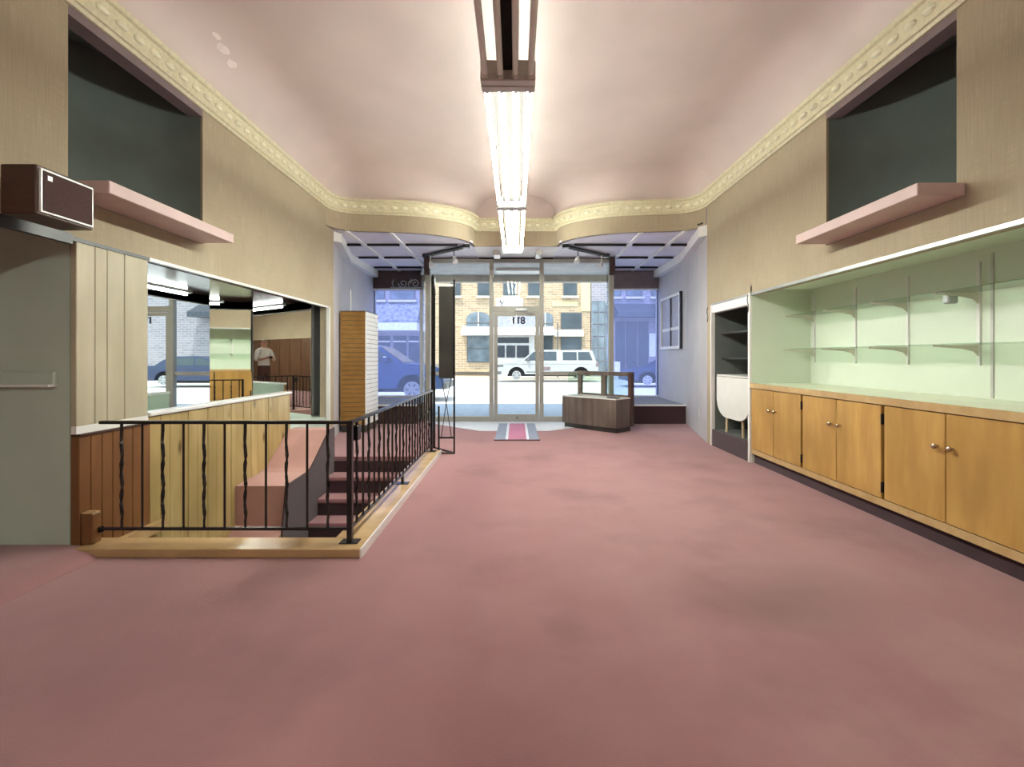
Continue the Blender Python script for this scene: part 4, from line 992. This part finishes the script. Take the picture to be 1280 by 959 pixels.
body = ([(-2.2, 0.32), (2.2, 0.32)], [(2.3, 0.5), (2.25, 0.72), (1.95, 0.85), (1.0, 0.98), (-2.1, 1.0), (-2.3, 0.8), (-2.3, 0.45)])
cabin = [(-1.9, 0.96), (1.1, 0.96), (0.35, 1.38), (0.0, 1.44), (-1.0, 1.42), (-1.5, 1.25)]
vehicle('parked_car', 'dark blue saloon parked beyond the framed picture window', 'car', (7.35, 22.6, ST), PI, body, cabin, [1.4, -1.4], 0.34, 0.9, 'car_navy',
        [[(0.85, 1.0), (0.0, 1.0), (0.0, 1.36), (0.32, 1.34)], [(-0.08, 1.0), (-1.4, 1.0), (-1.0, 1.36), (-0.08, 1.37)]], [('front_bumper', (2.15, 2.35, -0.86, 0.86, 0.32, 0.5), 'car_navy')])

# ------------------------------------------------------------------ the photographer, seen in the mirror
def person():
    J = []; R = []; E = []
    def nd(p, r, par=None):
        J.append(Vector(p)); R.append(r)
        if par is not None: E.append((par, len(J)-1))
        return len(J)-1
    y0 = -0.42
    pel = nd((0, y0, 0.97), (0.165, 0.12)); ab = nd((0, y0, 1.12), (0.155, 0.115), pel); ch = nd((0, y0, 1.34), (0.175, 0.12), ab); nk0 = nd((0, y0, 1.49), (0.10, 0.08), ch)
    nk = nd((0, y0+0.015, 1.56), (0.058, 0.06), nk0); jaw = nd((0, y0+0.03, 1.63), (0.065, 0.085), nk); hd = nd((0, y0+0.025, 1.71), (0.078, 0.098), jaw); tp = nd((0, y0+0.015, 1.775), (0.06, 0.075), hd)
    nd((0, y0+0.135, 1.672), (0.012, 0.014), jaw)      # nose
    for s in (-1, 1):
        hip = nd((s*0.095, y0, 0.88), (0.095, 0.10), pel); kn = nd((s*0.11, y0+0.02, 0.50), (0.062, 0.066), hip); an = nd((s*0.12, y0-0.01, 0.10), (0.045, 0.05), kn)
        he = nd((s*0.125, y0+0.02, 0.05), (0.045, 0.045), an); nd((s*0.15, y0+0.19, 0.035), (0.042, 0.03), he)
        sh = nd((s*0.19, y0, 1.44), (0.072, 0.072), nk0); el = nd((s*0.27, y0+0.06, 1.17), (0.046, 0.046), sh); wr2 = nd((s*0.125, y0+0.285, 1.215), (0.030, 0.026), el)
        pa = nd((s*0.09, y0+0.335, 1.235), (0.026, 0.036), wr2)
        for k, (dz, ln) in enumerate(((0.028, 0.95), (0.010, 1.0), (-0.008, 0.95), (-0.026, 0.8))):
            a = nd((s*0.085, y0+0.372, 1.240+dz), (0.0095, 0.0095), pa); b = nd((s*(0.085-0.022*ln), y0+0.392, 1.242+dz), (0.0085, 0.0085), a); nd((s*(0.085-0.048*ln), y0+0.388, 1.243+dz), (0.0075, 0.0075), b)
        a = nd((s*0.07, y0+0.335, 1.262), (0.011, 0.011), pa); b = nd((s*0.055, y0+0.350, 1.282), (0.0095, 0.0095), a); nd((s*0.04, y0+0.356, 1.278), (0.0085, 0.0085), b)
        nd((s*0.085, y0+0.015, 1.675), (0.008, 0.02), jaw)  # ear
    me = bpy.data.meshes.new('person'); me.from_pydata(J, E, []); o = bpy.data.objects.new('person', me); C.objects.link(o)
    sk = o.modifiers.new('skin', 'SKIN'); sk.use_smooth_shade = True
    for i, r in enumerate(R): me.skin_vertices[0].data[i].radius = r
    me.skin_vertices[0].data[0].use_root = True
    sb = o.modifiers.new('sub', 'SUBSURF'); sb.levels = 2; sb.render_levels = 2
    bpy.context.view_layer.update()
    nm = bpy.data.meshes.new_from_object(o.evaluated_get(bpy.context.evaluated_depsgraph_get())); nm.name = 'person'
    import bmesh
    bm = bmesh.new(); bm.from_mesh(nm)
    for zc in (0.085, 1.02, 1.53, 1.735): bmesh.ops.bisect_plane(bm, geom=bm.verts[:]+bm.edges[:]+bm.faces[:], plane_co=(0, 0, zc), plane_no=(0, 0, 1))
    bm.to_mesh(nm); bm.free()
    o.modifiers.clear(); o.data = nm; nm.materials.clear()
    for k in ('skin', 'shirt_white', 'trousers', 'hair_grey', 'shoe'): nm.materials.append(M[k])
    for p in nm.polygons:
        c = p.center; yy = c.y-y0
        i = 0
        if c.z < 0.085: i = 4
        elif c.z < 1.02 and abs(c.x) < 0.24: i = 2
        elif c.z < 1.53 and not (yy > 0.13 and c.z < 1.30 and abs(c.x) < 0.26 and abs(c.x) > 0.03 and yy > 0.16): i = 1
        elif c.z > 1.735 or (c.z > 1.64 and yy < 0.0): i = 3
        p.material_index = i; p.use_smooth = True
    for s in (-1, 1):
        e = B().lathe([(0.001, 0), (0.009, 0.002), (0.011, 0.006), (0.006, 0.011), (0.001, 0.012)], (s*0.032, y0+0.105, 1.695), (0, 1, 0), 10).build('eye', 'dark_steel', o, True)
    B().bevbox(-0.028, 0.028, y0+0.10, y0+0.118, 1.628, 1.638, 0.003).build('mouth', 'lintel_mauve', o)
    tag(o, 'person in a white shirt holding up a phone, reflected in the mirror', 'person')
person()
single(B().bevbox(-0.078, 0.078, -0.064, -0.055, 1.215, 1.285, 0.003), 'phone', 'black_gap', 'dark phone held level in the hands of the person', 'phone')
